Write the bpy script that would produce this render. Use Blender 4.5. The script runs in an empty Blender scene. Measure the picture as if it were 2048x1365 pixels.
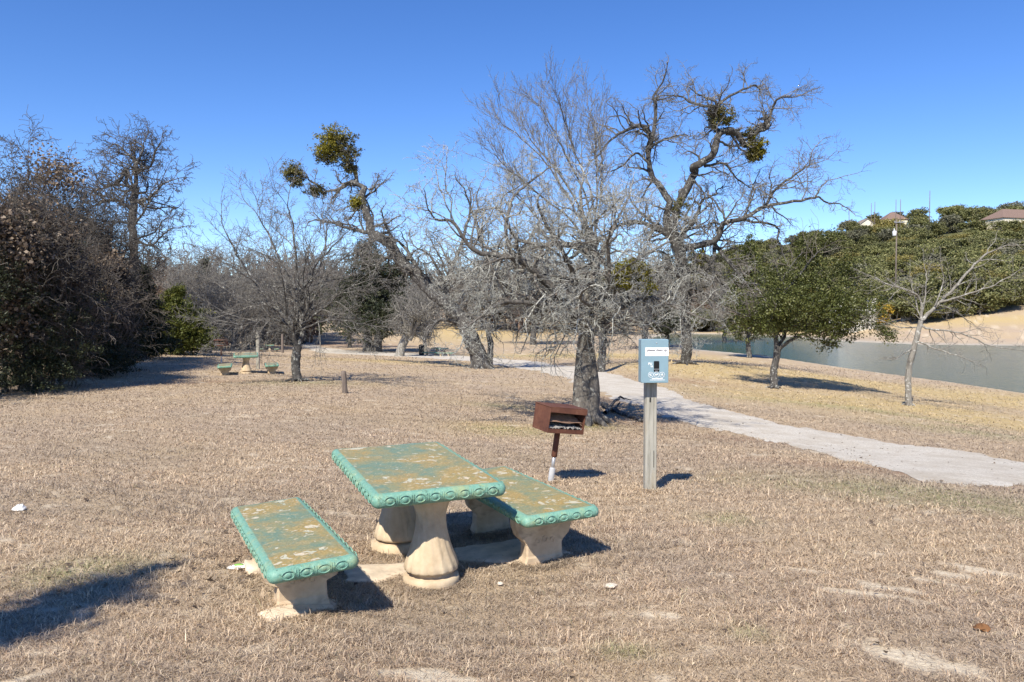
import bpy, math, random
import numpy as np
from mathutils import Vector, Matrix, Euler
from mathutils.bvhtree import BVHTree
random.seed(7); RNG = np.random.default_rng(11)
scn = bpy.context.scene
COL = scn.collection
F = 1569.0; EYE = 1.85; PITCH = math.atan(52.5 / F)
CP, SP = math.cos(PITCH), math.sin(PITCH)

# ------------------------------------------------------------------ camera
cam = bpy.data.cameras.new('camera'); co = bpy.data.objects.new('camera', cam); COL.objects.link(co)
co.location = (0, 0, EYE); co.rotation_euler = (math.pi / 2 - PITCH, 0, 0)
cam.sensor_width = 36; cam.lens = 36 * F / 2048; cam.clip_end = 8000; cam.clip_start = 0.05
scn.camera = co

def ray(px, py):
    u = (px - 1024) / F; v = -(py - 682.5) / F
    return np.array([u, CP + v * SP, -SP + v * CP])
def P(px, py, D):
    "world point seen at a photo pixel at camera depth D"
    return Vector(np.array([0, 0, EYE]) + ray(px, py) * D)

# ------------------------------------------------------------------ terrain
ZW = -2.6
def cpt(px, py, D):
    r = ray(px, py); r = r / r[1] * D
    return (r[0], D, EYE + r[2])
CPTS = [(-12, -6, .1), (12, -6, -.1), (0, 0, 0), (-3, 4.5, .1), (-1.25, 4.65, .07), (-.6, 5.3, -.04), (-.9, 6.2, -.04), (.2, 4.6, -.03), (.3, 5.9, 0), (3, 4, -.02), (5, 6, -.12),
        (1.46, 8.2, -.03), (-6, 7, .05), (-2, 8.5, 0.0), (0, 3, .03), (2.2, 9.8, -.16), (1, 3, .03)]
CPTS += [cpt(*a) for a in [
    (1175, 843, 17), (1400, 800, 24), (1700, 900, 14.5), (2048, 950, 11.5), (1500, 930, 10.6), (2300, 1000, 10),
    (595, 762, 24), (490, 748, 28), (690, 787, 19.5), (640, 705, 78), (540, 704, 76), (880, 713, 68), (600, 682, 110), (590, 655, 160),
    (958, 735, 44), (1100, 735, 46), (0, 800, 18), (200, 735, 28), (380, 705, 44), (0, 700, 60), (1375, 728, 43), (1548, 777, 34), (1817, 811, 28),
    (2048, 787, 44.5), (1700, 738, 65), (1400, 700, 100), (1250, 696, 110), (2300, 830, 35), (1300, 680, 150), (1100, 690, 110), (930, 668, 150), (760, 668, 150),
    (1500, 668, 184), (1700, 683, 132), (2048, 691, 112), (2400, 705, 96),
    (2048, 592, 170), (1850, 615, 168), (1700, 640, 180), (1500, 650, 215), (2300, 590, 160),
    (1930, 450, 420), (1730, 466, 520), (1500, 505, 620), (1250, 580, 650), (900, 618, 700), (300, 615, 700), (-300, 615, 700), (2150, 445, 430), (2500, 440, 430),
    (1930, 545, 235), (1750, 560, 260), (2200, 545, 230), (1100, 640, 200), (800, 640, 220), (1950, 495, 320), (1700, 510, 380),
    (1930, 520, 1500), (1000, 625, 1500), (200, 625, 1500), (-500, 625, 1500), (2500, 520, 1500), (1000, 628, 3000), (2000, 600, 3000), (-500, 628, 3000), (2500, 600, 3000)]]
CPTS = np.array(CPTS)
def uv_(x, y):
    d = np.hypot(x, y)
    return np.stack([np.arctan2(x, np.maximum(y, -.0) + .0001 + 1.5) * 1.6, np.log(np.maximum(d, 0) + 2.0)], -1)
def _k(r): return np.where(r > 1e-9, r * r * np.log(np.maximum(r, 1e-9)), 0)
_U = uv_(CPTS[:, 0], CPTS[:, 1]); _n = len(_U)
_A = np.zeros((_n + 3, _n + 3)); _A[:_n, :_n] = _k(np.linalg.norm(_U[:, None] - _U[None], axis=2)) + np.eye(_n) * 2e-4
_A[:_n, _n] = 1; _A[:_n, _n + 1:] = _U; _A[_n, :_n] = 1; _A[_n + 1:, :_n] = _U.T
_W = np.linalg.solve(_A, np.r_[CPTS[:, 2], 0, 0, 0])
def vnoise(x, y, s, seed=0):
    x = np.asarray(x) / s + 1000.3; y = np.asarray(y) / s + 1000.7
    xi = np.floor(x).astype(np.int64); yi = np.floor(y).astype(np.int64); fx = x - xi; fy = y - yi
    fx = fx * fx * (3 - 2 * fx); fy = fy * fy * (3 - 2 * fy)
    def h(a, b):
        n = (a * 374761393 + b * 668265263 + seed * 1442695041) & 0x7fffffff
        n = ((n ^ (n >> 13)) * 1274126177) & 0x7fffffff
        return ((n ^ (n >> 16)) & 0xffff) / 65535.0
    return (h(xi, yi) * (1 - fx) + h(xi + 1, yi) * fx) * (1 - fy) + (h(xi, yi + 1) * (1 - fx) + h(xi + 1, yi + 1) * fx) * fy
# lake outline on its own level
def wl(px, py):
    r = ray(px, py); k = (ZW - EYE) / r[2]; return (r[0] * k, r[1] * k)
LAKE = np.array([wl(*a) for a in [(2500, 905), (2300, 842), (2048, 787), (1900, 765), (1700, 738), (1548, 715), (1470, 706), (1400, 700), (1340, 690), (1300, 676), (1345, 668),
                                   (1500, 670), (1620, 677), (1700, 684), (1850, 690), (2048, 692), (2300, 700), (2700, 715)]])
def lake_sd(x, y):
    x = np.asarray(x, float); y = np.asarray(y, float); best = np.full(x.shape, 1e18); ins = np.zeros(x.shape, bool)
    n = len(LAKE)
    for i in range(n):
        a = LAKE[i]; b = LAKE[(i + 1) % n]; e = b - a; wx = x - a[0]; wy = y - a[1]
        t = np.clip((wx * e[0] + wy * e[1]) / (e @ e), 0, 1)
        best = np.minimum(best, (wx - e[0] * t) ** 2 + (wy - e[1] * t) ** 2)
        c = (a[1] > y) != (b[1] > y)
        with np.errstate(divide='ignore', invalid='ignore'):
            xx = (b[0] - a[0]) * (y - a[1]) / (b[1] - a[1] + 1e-12) + a[0]
        ins ^= c & (x < xx)
    d = np.sqrt(best); return np.where(ins, -d, d)
def zf(x, y, bump=True):
    x = np.atleast_1d(np.asarray(x, float)); y = np.atleast_1d(np.asarray(y, float))
    out = np.zeros(x.shape); sh = x.shape; x = x.ravel(); y = y.ravel(); out = out.ravel()
    for i in range(0, len(x), 20000):
        U = uv_(x[i:i + 20000], y[i:i + 20000])
        K = _k(np.linalg.norm(U[:, None] - _U[None], axis=2))
        out[i:i + 20000] = K @ _W[:_n] + _W[_n] + U @ _W[_n + 1:]
    d = np.hypot(x, y)
    back = np.clip(-y / 10, 0, 1); out = out * (1 - back)
    if bump:
        out += (vnoise(x, y, 1.3, 1) - .5) * .03 + (vnoise(x, y, .45, 2) - .5) * .018 + (vnoise(x, y, 6, 3) - .5) * .06 * np.clip(d / 12 - .5, 0, 1)
    sd = lake_sd(x, y); t = np.clip(sd / 14, 0, 1); t = t * t * (3 - 2 * t)
    near = sd < 30
    out2 = np.where(sd > 0, ZW + .02 + sd * .035 + (np.maximum(out, ZW + .4) - ZW - .02 - sd * .035) * t, ZW + sd * .12)
    return np.where(near, out2, np.maximum(out, ZW + .4) if False else out).reshape(sh)
def zat(x, y): return float(zf(x, y)[0])
_ts = np.exp(np.linspace(math.log(2.2), math.log(2500), 900))
def gp(px, py):
    "where the sight line of a photo pixel meets the ground"
    r = ray(px, py); X = r[0] * _ts; Y = r[1] * _ts; Z = EYE + r[2] * _ts
    h = Z - zf(X, Y)
    i = np.argmax(h < 0)
    if h[i] >= 0: i = len(_ts) - 1
    a, b = _ts[max(i - 1, 0)], _ts[i]
    for _ in range(14):
        m = .5 * (a + b)
        if EYE + r[2] * m - zat(r[0] * m, r[1] * m) < 0: b = m
        else: a = m
    x, y = r[0] * b, r[1] * b
    return Vector((x, y, zat(x, y)))

# ------------------------------------------------------------------ materials
def new_mat(name):
    m = bpy.data.materials.new(name); m.use_nodes = True; nt = m.node_tree; nt.nodes.clear()
    out = nt.nodes.new('ShaderNodeOutputMaterial'); b = nt.nodes.new('ShaderNodeBsdfPrincipled'); nt.links.new(b.outputs[0], out.inputs[0])
    b.inputs['Specular IOR Level'].default_value = .3
    return m, nt, b, out
class N:
    def __init__(s, nt): s.nt = nt
    def node(s, t, **k):
        n = s.nt.nodes.new(t)
        for a, v in k.items(): setattr(n, a, v)
        return n
    def link(s, a, b): s.nt.links.new(a, b)
    def coord(s, which='Object'): return s.node('ShaderNodeTexCoord').outputs[which]
    def pos(s): return s.node('ShaderNodeNewGeometry').outputs['Position']
    def noise(s, vec, scale, detail=4, rough=.6, stretch=None, dist=0):
        if stretch:
            mp = s.node('ShaderNodeMapping'); mp.inputs['Scale'].default_value = stretch; s.link(vec, mp.inputs[0]); vec = mp.outputs[0]
        n = s.node('ShaderNodeTexNoise'); n.inputs['Scale'].default_value = scale; n.inputs['Detail'].default_value = detail; n.inputs['Roughness'].default_value = rough; n.inputs['Distortion'].default_value = dist
        s.link(vec, n.inputs['Vector']); return n.outputs['Fac']
    def ramp(s, fac, stops, interp='LINEAR'):
        r = s.node('ShaderNodeValToRGB'); cr = r.color_ramp; cr.interpolation = interp
        while len(cr.elements) < len(stops): cr.elements.new(.5)
        for e, (p, c) in zip(cr.elements, stops):
            e.position = p; e.color = (c, c, c, 1) if isinstance(c, (int, float)) else (*c, 1)
        s.link(fac, r.inputs[0]); return r.outputs[0]
    def mix(s, fac, a, b, mode='MIX'):
        m = s.node('ShaderNodeMix', data_type='RGBA', blend_type=mode)
        for sock, v in ((m.inputs[0], fac), (m.inputs[6], a), (m.inputs[7], b)):
            if isinstance(v, (int, float)): sock.default_value = v
            elif isinstance(v, tuple): sock.default_value = (*v, 1)
            else: s.link(v, sock)
        return m.outputs[2]
    def bump(s, h, strength, dist, bsdf):
        b = s.node('ShaderNodeBump'); b.inputs['Strength'].default_value = strength; b.inputs['Distance'].default_value = dist
        s.link(h, b.inputs['Height']); s.link(b.outputs[0], bsdf.inputs['Normal'])
    def attr(s, name, out='Fac'):
        a = s.node('ShaderNodeAttribute'); a.attribute_name = name; return a.outputs[out]
    def objrand(s): return s.node('ShaderNodeObjectInfo').outputs['Random']
    def math(s, op, a, b=None, clamp=False):
        m = s.node('ShaderNodeMath', operation=op); m.use_clamp = clamp
        for i, v in enumerate((a, b)):
            if v is None: continue
            if isinstance(v, (int, float)): m.inputs[i].default_value = v
            else: s.link(v, m.inputs[i])
        return m.outputs[0]

def simple_mat(name, col, rough=.7, var=.25, scale=8, bump=.2, metallic=0, coord='Object', bd=.01, stretch=None):
    m, nt, b, _ = new_mat(name); n = N(nt); c = n.coord(coord)
    f = n.noise(c, scale, 5, .65, stretch)
    d = tuple(x * (1 - var) for x in col); l = tuple(min(1, x * (1 + var)) for x in col)
    n.link(n.ramp(f, [(.3, d), (.7, l)]), b.inputs['Base Color']); b.inputs['Roughness'].default_value = rough; b.inputs['Metallic'].default_value = metallic
    if bump: n.bump(f, bump, bd, b)
    return m

def bark_mat(name, dark, light, lichen=.0, lcol=(.45, .45, .4), scale=1.0):
    m, nt, b, _ = new_mat(name); n = N(nt); c = n.coord()
    f = n.noise(c, 9 * scale, 6, .7, (1, 1, .2), .4); g = n.noise(c, 30 * scale, 4, .65, (1, 1, .22), .3)
    base = n.mix(n.ramp(g, [(.3, .0), (.7, 1.)]), n.ramp(f, [(.3, dark), (.7, light)]), tuple(x * .55 for x in dark))
    base = n.mix(.65, base, n.ramp(f, [(.3, dark), (.7, light)]))
    if lichen:
        l = n.noise(c, 7.5 * scale, 6, .75)
        base = n.mix(n.ramp(l, [(.62 - lichen * .3, 0.), (.68 - lichen * .3, 1.)]), base, lcol)
    n.link(base, b.inputs['Base Color']); b.inputs['Roughness'].default_value = .9
    n.bump(n.math('ADD', f, g), .9, .03, b)
    return m

def leaf_mat(name, stops, trans=.25, rough=.55):
    m, nt, b, out = new_mat(name); n = N(nt)
    f = n.attr('rnd')
    c = n.ramp(f, stops)
    hs = n.node('ShaderNodeHueSaturation'); n.link(c, hs.inputs['Color'])
    n.link(n.math('ADD', n.math('MULTIPLY', n.objrand(), .5), .75), hs.inputs['Value'])
    c = hs.outputs[0]
    n.link(c, b.inputs['Base Color']); b.inputs['Roughness'].default_value = rough
    t = n.node('ShaderNodeBsdfTranslucent'); n.link(c, t.inputs[0]); mx = n.node('ShaderNodeMixShader'); mx.inputs[0].default_value = trans
    n.link(b.outputs[0], mx.inputs[1]); n.link(t.outputs[0], mx.inputs[2]); n.link(mx.outputs[0], out.inputs[0])
    return m

M = {}
M['bark_oak'] = bark_mat('bark_oak', (.065, .056, .048), (.21, .19, .165), .2, (.29, .285, .25))
M['bark_lichen'] = bark_mat('bark_lichen', (.09, .08, .07), (.26, .24, .215), .62, (.46, .46, .41), 2.0)
M['bark_dark'] = bark_mat('bark_dark', (.045, .042, .04), (.13, .12, .11), .25, (.32, .32, .29))
M['bark_white'] = bark_mat('bark_white', (.14, .125, .105), (.33, .31, .27), .25, (.44, .43, .39))
M['twig_grey'] = bark_mat('twig_grey', (.10, .092, .082), (.26, .24, .215), .3, (.42, .41, .37), 3)
M['twig_brown'] = bark_mat('twig_brown', (.12, .1, .085), (.27, .235, .2), .1, (.36, .35, .32), 3)
M['bark_black'] = bark_mat('bark_black', (.03, .028, .026), (.10, .092, .083), .2, (.28, .28, .25))
M['twig_dark'] = bark_mat('twig_dark', (.06, .052, .045), (.17, .15, .13), .15, (.3, .29, .26), 3)
M['twig_red'] = bark_mat('twig_red', (.14, .085, .055), (.27, .18, .125), 0, scale=3)
M['mistletoe'] = leaf_mat('mistletoe', [(0, (.10, .10, .012)), (.5, (.19, .17, .02)), (1, (.32, .27, .035))])
M['mistletoe_dull'] = leaf_mat('mistletoe_dull', [(0, (.05, .055, .02)), (.6, (.12, .11, .03)), (1, (.2, .17, .06))])
M['oak_leaf'] = leaf_mat('oak_leaf', [(0, (.05, .06, .016)), (.5, (.10, .115, .03)), (.85, (.17, .18, .055)), (1, (.33, .33, .16))], .2, .45)
M['juniper'] = leaf_mat('juniper', [(0, (.018, .024, .011)), (.6, (.034, .042, .018)), (1, (.07, .072, .032))], .1)
M['cedar'] = leaf_mat('cedar', [(0, (.04, .05, .01)), (.5, (.075, .088, .014)), (1, (.15, .145, .03))], .2)
M['dead_leaf'] = leaf_mat('dead_leaf', [(0, (.09, .065, .048)), (.5, (.19, .145, .105)), (1, (.33, .26, .19))], .25)
M['hill_leaf'] = leaf_mat('hill_leaf', [(0, (.085, .09, .036)), (.5, (.16, .165, .06)), (.85, (.24, .23, .095)), (1, (.32, .27, .14))], .15)
M['hill_olive'] = leaf_mat('hill_olive', [(0, (.13, .12, .035)), (.5, (.23, .2, .06)), (1, (.34, .28, .11))], .15)
M['hill_grey'] = leaf_mat('hill_grey', [(0, (.10, .095, .06)), (.5, (.15, .15, .095)), (1, (.22, .21, .14))], .15)
M['hill_amber'] = leaf_mat('hill_amber', [(0, (.2, .12, .015)), (.5, (.33, .22, .025)), (1, (.45, .32, .05))], .2)
M['far_red'] = leaf_mat('far_red', [(0, (.12, .06, .035)), (.5, (.2, .11, .06)), (1, (.28, .17, .1))], .15)

# ------------------------------------------------------------------ fast mesh
def fast_mesh(name, V, Q, mat, smooth=False, attrs=None, tri=False):
    k = 3 if tri else 4
    me = bpy.data.meshes.new(name); V = np.ascontiguousarray(V, np.float32).reshape(-1, 3); Q = np.ascontiguousarray(Q, np.int32).reshape(-1, k)
    me.vertices.add(len(V)); me.vertices.foreach_set('co', V.ravel())
    me.loops.add(Q.size); me.loops.foreach_set('vertex_index', Q.ravel())
    me.polygons.add(len(Q)); me.polygons.foreach_set('loop_start', np.arange(0, Q.size, k, dtype=np.int32))
    if smooth: me.polygons.foreach_set('use_smooth', np.ones(len(Q), bool))
    me.update(calc_edges=True)
    for an, (dom, typ, arr) in (attrs or {}).items():
        a = me.attributes.new(an, typ, dom)
        a.data.foreach_set('color' if typ == 'FLOAT_COLOR' else 'value', np.ascontiguousarray(arr, np.float32).ravel())
    me.materials.append(mat)
    return me
def link(name, me, parent=None, loc=None):
    o = bpy.data.objects.new(name, me); COL.objects.link(o)
    if parent is not None: o.parent = parent
    if loc is not None: o.location = loc
    return o
def tag(o, label=None, cat=None, group=None, kind=None):
    if label: o['label'] = label
    if cat: o['category'] = cat
    if group: o['group'] = group
    if kind: o['kind'] = kind
    return o
def empty(name, loc, rot=(0, 0, 0), label=None, cat=None, group=None):
    o = bpy.data.objects.new(name, None); COL.objects.link(o); o.location = loc; o.rotation_euler = rot; o.empty_display_size = .2
    return tag(o, label, cat, group)
def copy_tree(o, parent=None, loc=None, rot=None, scale=None):
    c = o.copy(); COL.objects.link(c)
    if parent is not None: c.parent = parent
    if loc is not None: c.location = loc
    if rot is not None: c.rotation_euler = rot
    if scale is not None: c.scale = scale
    for ch in list(o.children): copy_tree(ch, c)
    return c

class MB:
    "small hand-built meshes"
    def __init__(s): s.v = []; s.f = []; s.sm = []; s.edge = []
    def add(s, V, Fs, smooth=False, M4=None, edge=0.):
        b = len(s.v)
        for p in V: s.v.append((M4 @ Vector(p)) if M4 is not None else Vector(p)); s.edge.append(edge if not callable(edge) else edge(p))
        for f in Fs: s.f.append([b + i for i in f]); s.sm.append(smooth)
    def box(s, c, sz, M4=None, bev=0.0):
        x, y, z = [a / 2 for a in sz]; cx, cy, cz = c
        if bev:
            b = min(bev, x * .9, y * .9, z * .9); V = []
            bm = [(sx, sy, sz_) for sx in (-1, 1) for sy in (-1, 1) for sz_ in (-1, 1)]
            for sx, sy, sz_ in bm:
                V += [(cx + sx * x, cy + sy * (y - b), cz + sz_ * (z - b)), (cx + sx * (x - b), cy + sy * y, cz + sz_ * (z - b)), (cx + sx * (x - b), cy + sy * (y - b), cz + sz_ * z)]
            import bmesh
            B = bmesh.new(); [B.verts.new(p) for p in V]; r = bmesh.ops.convex_hull(B, input=B.verts); bmesh.ops.dissolve_limit(B, angle_limit=.01, verts=B.verts, edges=B.edges)
            B.verts.index_update(); s.add([v.co.copy() for v in B.verts], [[v.index for v in f.verts] for f in B.faces], False, M4); B.free(); return
        V = [(cx + i * x, cy + j * y, cz + k * z) for i in (-1, 1) for j in (-1, 1) for k in (-1, 1)]
        s.add(V, [(0, 1, 3, 2), (4, 6, 7, 5), (0, 4, 5, 1), (2, 3, 7, 6), (0, 2, 6, 4), (1, 5, 7, 3)], False, M4)
    def lathe(s, prof, seg=24, M4=None, mod=None, smooth=True):
        V = []; Fs = []
        for (r, z) in prof:
            for k in range(seg):
                a = 2 * math.pi * k / seg; q = r * (mod(a, z) if mod else 1)
                V.append((q * math.cos(a), q * math.sin(a), z))
        for i in range(len(prof) - 1):
            for k in range(seg): k2 = (k + 1) % seg; Fs.append((i * seg + k, i * seg + k2, (i + 1) * seg + k2, (i + 1) * seg + k))
        Fs.append(tuple(range(seg - 1, -1, -1))); Fs.append(tuple((len(prof) - 1) * seg + k for k in range(seg)))
        s.add(V, Fs, smooth, M4)
    def tube(s, pts, r, seg=8, closed=False, M4=None, smooth=True):
        pts = [Vector(p) for p in pts]; n = len(pts); rr = r if isinstance(r, (list, tuple)) else [r] * n; V = []; Fs = []
        up = Vector((0, 0, 1))
        for i, p in enumerate(pts):
            t = (pts[(i + 1) % n] - pts[i - 1]) if closed else (pts[min(i + 1, n - 1)] - pts[max(i - 1, 0)])
            t.normalize(); u = up if abs(t.z) < .93 else Vector((1, 0, 0)); a = t.cross(u).normalized(); b = t.cross(a)
            for k in range(seg):
                w = 2 * math.pi * k / seg; V.append(p + (a * math.cos(w) + b * math.sin(w)) * rr[i])
        for i in range(n if closed else n - 1):
            j = (i + 1) % n
            for k in range(seg): k2 = (k + 1) % seg; Fs.append((i * seg + k, i * seg + k2, j * seg + k2, j * seg + k))
        if not closed: Fs.append(tuple(range(seg - 1, -1, -1))); Fs.append(tuple((n - 1) * seg + k for k in range(seg)))
        s.add(V, Fs, smooth, M4)
    def extrude(s, outline, y0, y1, M4=None, smooth=False):
        "outline in x,z extruded along y"
        n = len(outline); V = [(x, y0, z) for x, z in outline] + [(x, y1, z) for x, z in outline]
        Fs = [tuple(range(n)), tuple(range(2 * n - 1, n - 1, -1))] + [(i, i + n, (i + 1) % n + n, (i + 1) % n) for i in range(n)]
        s.add(V, Fs, smooth, M4)
    def build(s, name, mat, parent=None, loc=None, edge=False):
        me = bpy.data.meshes.new(name); me.from_pydata([tuple(v) for v in s.v], [], s.f); me.update()
        me.polygons.foreach_set('use_smooth', s.sm)
        if edge: a = me.attributes.new('edge', 'FLOAT', 'POINT'); a.data.foreach_set('value', s.edge)
        import bmesh
        B = bmesh.new(); B.from_mesh(me); bmesh.ops.recalc_face_normals(B, faces=B.faces); B.to_mesh(me); B.free()
        me.materials.append(mat); return link(name, me, parent, loc)

# ------------------------------------------------------------------ ground sheet
def blob(x, y, px, py, wpx, wr, g=None):
    "soft patch on the lawn centred where the pixel meets the ground, wpx wide and wr deep"
    c = g if g is not None else gp(px, py); D = math.hypot(c.x, c.y)
    a = np.arctan2(x, y) - math.atan2(c.x, c.y); l = np.log(np.maximum(np.hypot(x, y), .1) / D)
    return np.exp(-(a / (wpx / F)) ** 2 - (l / wr) ** 2)
GOLD = [(1600, 800, 260, .16), (1950, 835, 260, .12), (1150, 712, 220, .12), (760, 722, 200, .1), (950, 668, 160, .3), (2000, 640, 200, .04), (1560, 745, 300, .12), (2000, 800, 250, .12), (1350, 715, 150, .15), (1380, 735, 120, .15), (1980, 605, 200, .04), (1500, 670, 300, .05), (1180, 850, 60, .05), (1010, 855, 110, .06)]
GREEN = [(1020, 862, 90, .05), (1010, 812, 80, .03), (1180, 855, 60, .04), (600, 765, 120, .05), (1750, 822, 250, .04), (1950, 865, 160, .06), (180, 1140, 120, .05), (1450, 1040, 60, .03), (1850, 990, 300, .08), (1100, 712, 150, .03), (1250, 1305, 60, .02), (1500, 1270, 40, .02)]
BARE = [(1900, 1150, 60, .012), (1600, 1140, 40, .01), (1860, 1162, 95, .012), (1790, 1178, 60, .01), (1745, 1188, 45, .008), (1960, 1142, 70, .014), (1850, 1325, 110, .03), (1230, 1174, 22, .006), (820, 1345, 90, .02), (900, 1362, 90, .02), (1660, 1180, 50, .006), (1640, 905, 30, .02), (1320, 1230, 60, .008), (30, 1362, 60, .01)]
BROWN = [(1260, 842, 70, .05), (1480, 880, 200, .04), (1750, 940, 260, .05), (120, 720, 200, .08), (420, 765, 150, .05), (1350, 760, 100, .04), (470, 1110, 70, .03), (700, 690, 100, .06), (1230, 800, 50, .03)]
_bl = {k: [(a, gp(a[0], a[1])) for a in L] for k, L in (('gold', GOLD), ('green', GREEN), ('bare', BARE), ('brown', BROWN))}
def field(k, x, y):
    s = 0
    for a, g in _bl[k]: s = s + blob(x, y, *a, g=g)
    return np.clip(s, 0, 1)
def fields(x, y):
    gold = field('gold', x, y); green = field('green', x, y); bare = field('bare', x, y); brown = field('brown', x, y)
    nz = vnoise(x, y, .09, 5) * .5 + vnoise(x, y, .3, 6) * .5
    bare = np.clip((bare - .18 + (nz - .5) * 1.3) * 2.4, 0, 1)
    return gold, green, bare, brown

th = np.concatenate([np.linspace(-180, -50, 60, endpoint=False), np.linspace(-50, 50, 520, endpoint=False), np.linspace(50, 180, 60, endpoint=False)]) * math.pi / 180
rr = np.concatenate([np.linspace(0.4, 2.2, 14, endpoint=False), np.exp(np.linspace(math.log(2.2), math.log(60), 330, endpoint=False)), np.exp(np.linspace(math.log(60), math.log(5200), 190))])
TH, RR = np.meshgrid(th, rr); GX = np.sin(TH) * RR; GY = np.cos(TH) * RR; GZ = zf(GX, GY)
nr, na = GX.shape
V = np.stack([GX, GY, GZ], -1).reshape(-1, 3); V = np.vstack([V, [[0, 0, float(GZ[0].mean())]]])
i = np.arange(nr - 1)[:, None] * na + np.arange(na)[None]; j = np.arange(nr - 1)[:, None] * na + (np.arange(na)[None] + 1) % na
Q = np.stack([i, j, j + na, i + na], -1).reshape(-1, 4)
cap = np.array([[k, (k + 1) % na, nr * na, nr * na] for k in range(0, na)])
fg, fn, fb, fr = fields(V[:, 0], V[:, 1])
hill = np.clip((V[:, 2] - 7.5) / 4, 0, 1)
capT = cap[:, :3]
# cap as triangles folded into the same mesh
me_ = bpy.data.meshes.new('ground'); allq = Q[:, ::-1]
me_.vertices.add(len(V)); me_.vertices.foreach_set('co', V.astype(np.float32).ravel())
loops = np.concatenate([allq.ravel(), capT[:, ::-1].ravel()]).astype(np.int32)
me_.loops.add(len(loops)); me_.loops.foreach_set('vertex_index', loops)
me_.polygons.add(len(allq) + len(capT)); me_.polygons.foreach_set('loop_start', np.concatenate([np.arange(len(allq)) * 4, len(allq) * 4 + np.arange(len(capT)) * 3]).astype(np.int32))
me_.polygons.foreach_set('use_smooth', np.ones(len(allq) + len(capT), bool)); me_.update(calc_edges=True)
for nme, arr in (('gold', fg), ('green', fn), ('bare', fb), ('brown', fr), ('hill', hill), ('shore', np.exp(-(lake_sd(V[:, 0], V[:, 1]) / 3.5) ** 2) * (V[:, 1] > 80))):
    a = me_.attributes.new(nme, 'FLOAT', 'POINT'); a.data.foreach_set('value', arr.astype(np.float32))

C_TAN = (.43, .30, .21); C_GOLD = (.52, .38, .17); C_GREEN = (.24, .25, .10); C_BARE = (.62, .52, .39); C_BROWN = (.29, .18, .12); C_GREY = (.34, .275, .22)
m, nt, b, _ = new_mat('dry_grass'); n = N(nt); p = n.pos()
f1 = n.noise(p, .35, 4, .6); f2 = n.noise(p, 2.2, 5, .7); f3 = n.noise(p, 28, 5, .75); f4 = n.noise(p, 120, 2, .6)
base = n.ramp(f3, [(.28, (.185, .138, .098)), (.45, (.37, .285, .205)), (.62, (.525, .41, .295)), (.8, (.64, .52, .385))])
base = n.mix(n.ramp(f2, [(.35, 0.), (.7, .55)]), base, n.mix(.5, base, C_GREY))
base = n.mix(n.ramp(f1, [(.4, 0.), (.7, .3)]), base, C_GOLD)
gm = n.math('MULTIPLY', n.attr('gold'), n.ramp(f2, [(.3, .25), (.65, .9)]))
base = n.mix(gm, base, n.ramp(f3, [(.3, (.36, .27, .11)), (.7, (.62, .47, .2))]))
base = n.mix(n.math('MULTIPLY', n.attr('brown'), n.ramp(f2, [(.3, .2), (.6, .8)])), base, C_BROWN)
base = n.mix(n.math('MULTIPLY', n.attr('green'), n.ramp(f2, [(.35, .1), (.65, .75)])), base, C_GREEN)
base = n.mix(n.attr('bare'), base, n.ramp(f3, [(.3, (.48, .39, .28)), (.7, (.74, .64, .48))]))
base = n.mix(n.math('MULTIPLY', n.attr('shore'), .9), base, n.ramp(f2, [(.3, (.3, .27, .22)), (.7, (.5, .46, .4))]))
base = n.mix(n.attr('hill'), base, n.ramp(f1, [(.3, (.075, .08, .035)), (.7, (.15, .145, .07))]))
n.link(base, b.inputs['Base Color']); b.inputs['Roughness'].default_value = .95; b.inputs['Specular IOR Level'].default_value = .1
n.bump(n.math('ADD', n.math('MULTIPLY', f3, 1.), n.math('MULTIPLY', f4, .5)), .8, .03, b)
me_.materials.append(m)
ground = link('ground', me_); tag(ground, 'dry tan lawn sloping down to the lake and up the wooded hill', 'ground', kind='structure')
_near = Q[: 420 * na]
BV = BVHTree.FromPolygons([tuple(v) for v in V[: 430 * na]], [tuple(q) for q in _near[:, ::-1]])
def gz(x, y):
    h = BV.ray_cast(Vector((x, y, 60)), Vector((0, 0, -1)))
    return h[0].z if h[0] is not None else zat(x, y)

# ------------------------------------------------------------------ lake
m, nt, b, _ = new_mat('lake_water'); n = N(nt); p = n.pos()
b.inputs['Base Color'].default_value = (.03, .08, .055, 1); b.inputs['Roughness'].default_value = .06; b.inputs['IOR'].default_value = 1.33; b.inputs['Specular IOR Level'].default_value = .1; w1 = n.noise(p, 3.2, 4, .65, (1, .55, 1)); w2 = n.noise(p, .25, 2, .5)
n.bump(n.math('ADD', w1, n.math('MULTIPLY', w2, .5)), 1., .11, b)
mb = MB(); xs = [-30, 40, 110, 190, 300]; 
mb.add([(-40, 25, ZW), (260, 25, ZW), (260, 230, ZW), (-40, 230, ZW)], [(0, 1, 2, 3)])
lake = mb.build('lake_water', m); tag(lake, 'green blue lake rippled by wind', 'water', kind='structure')

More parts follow.
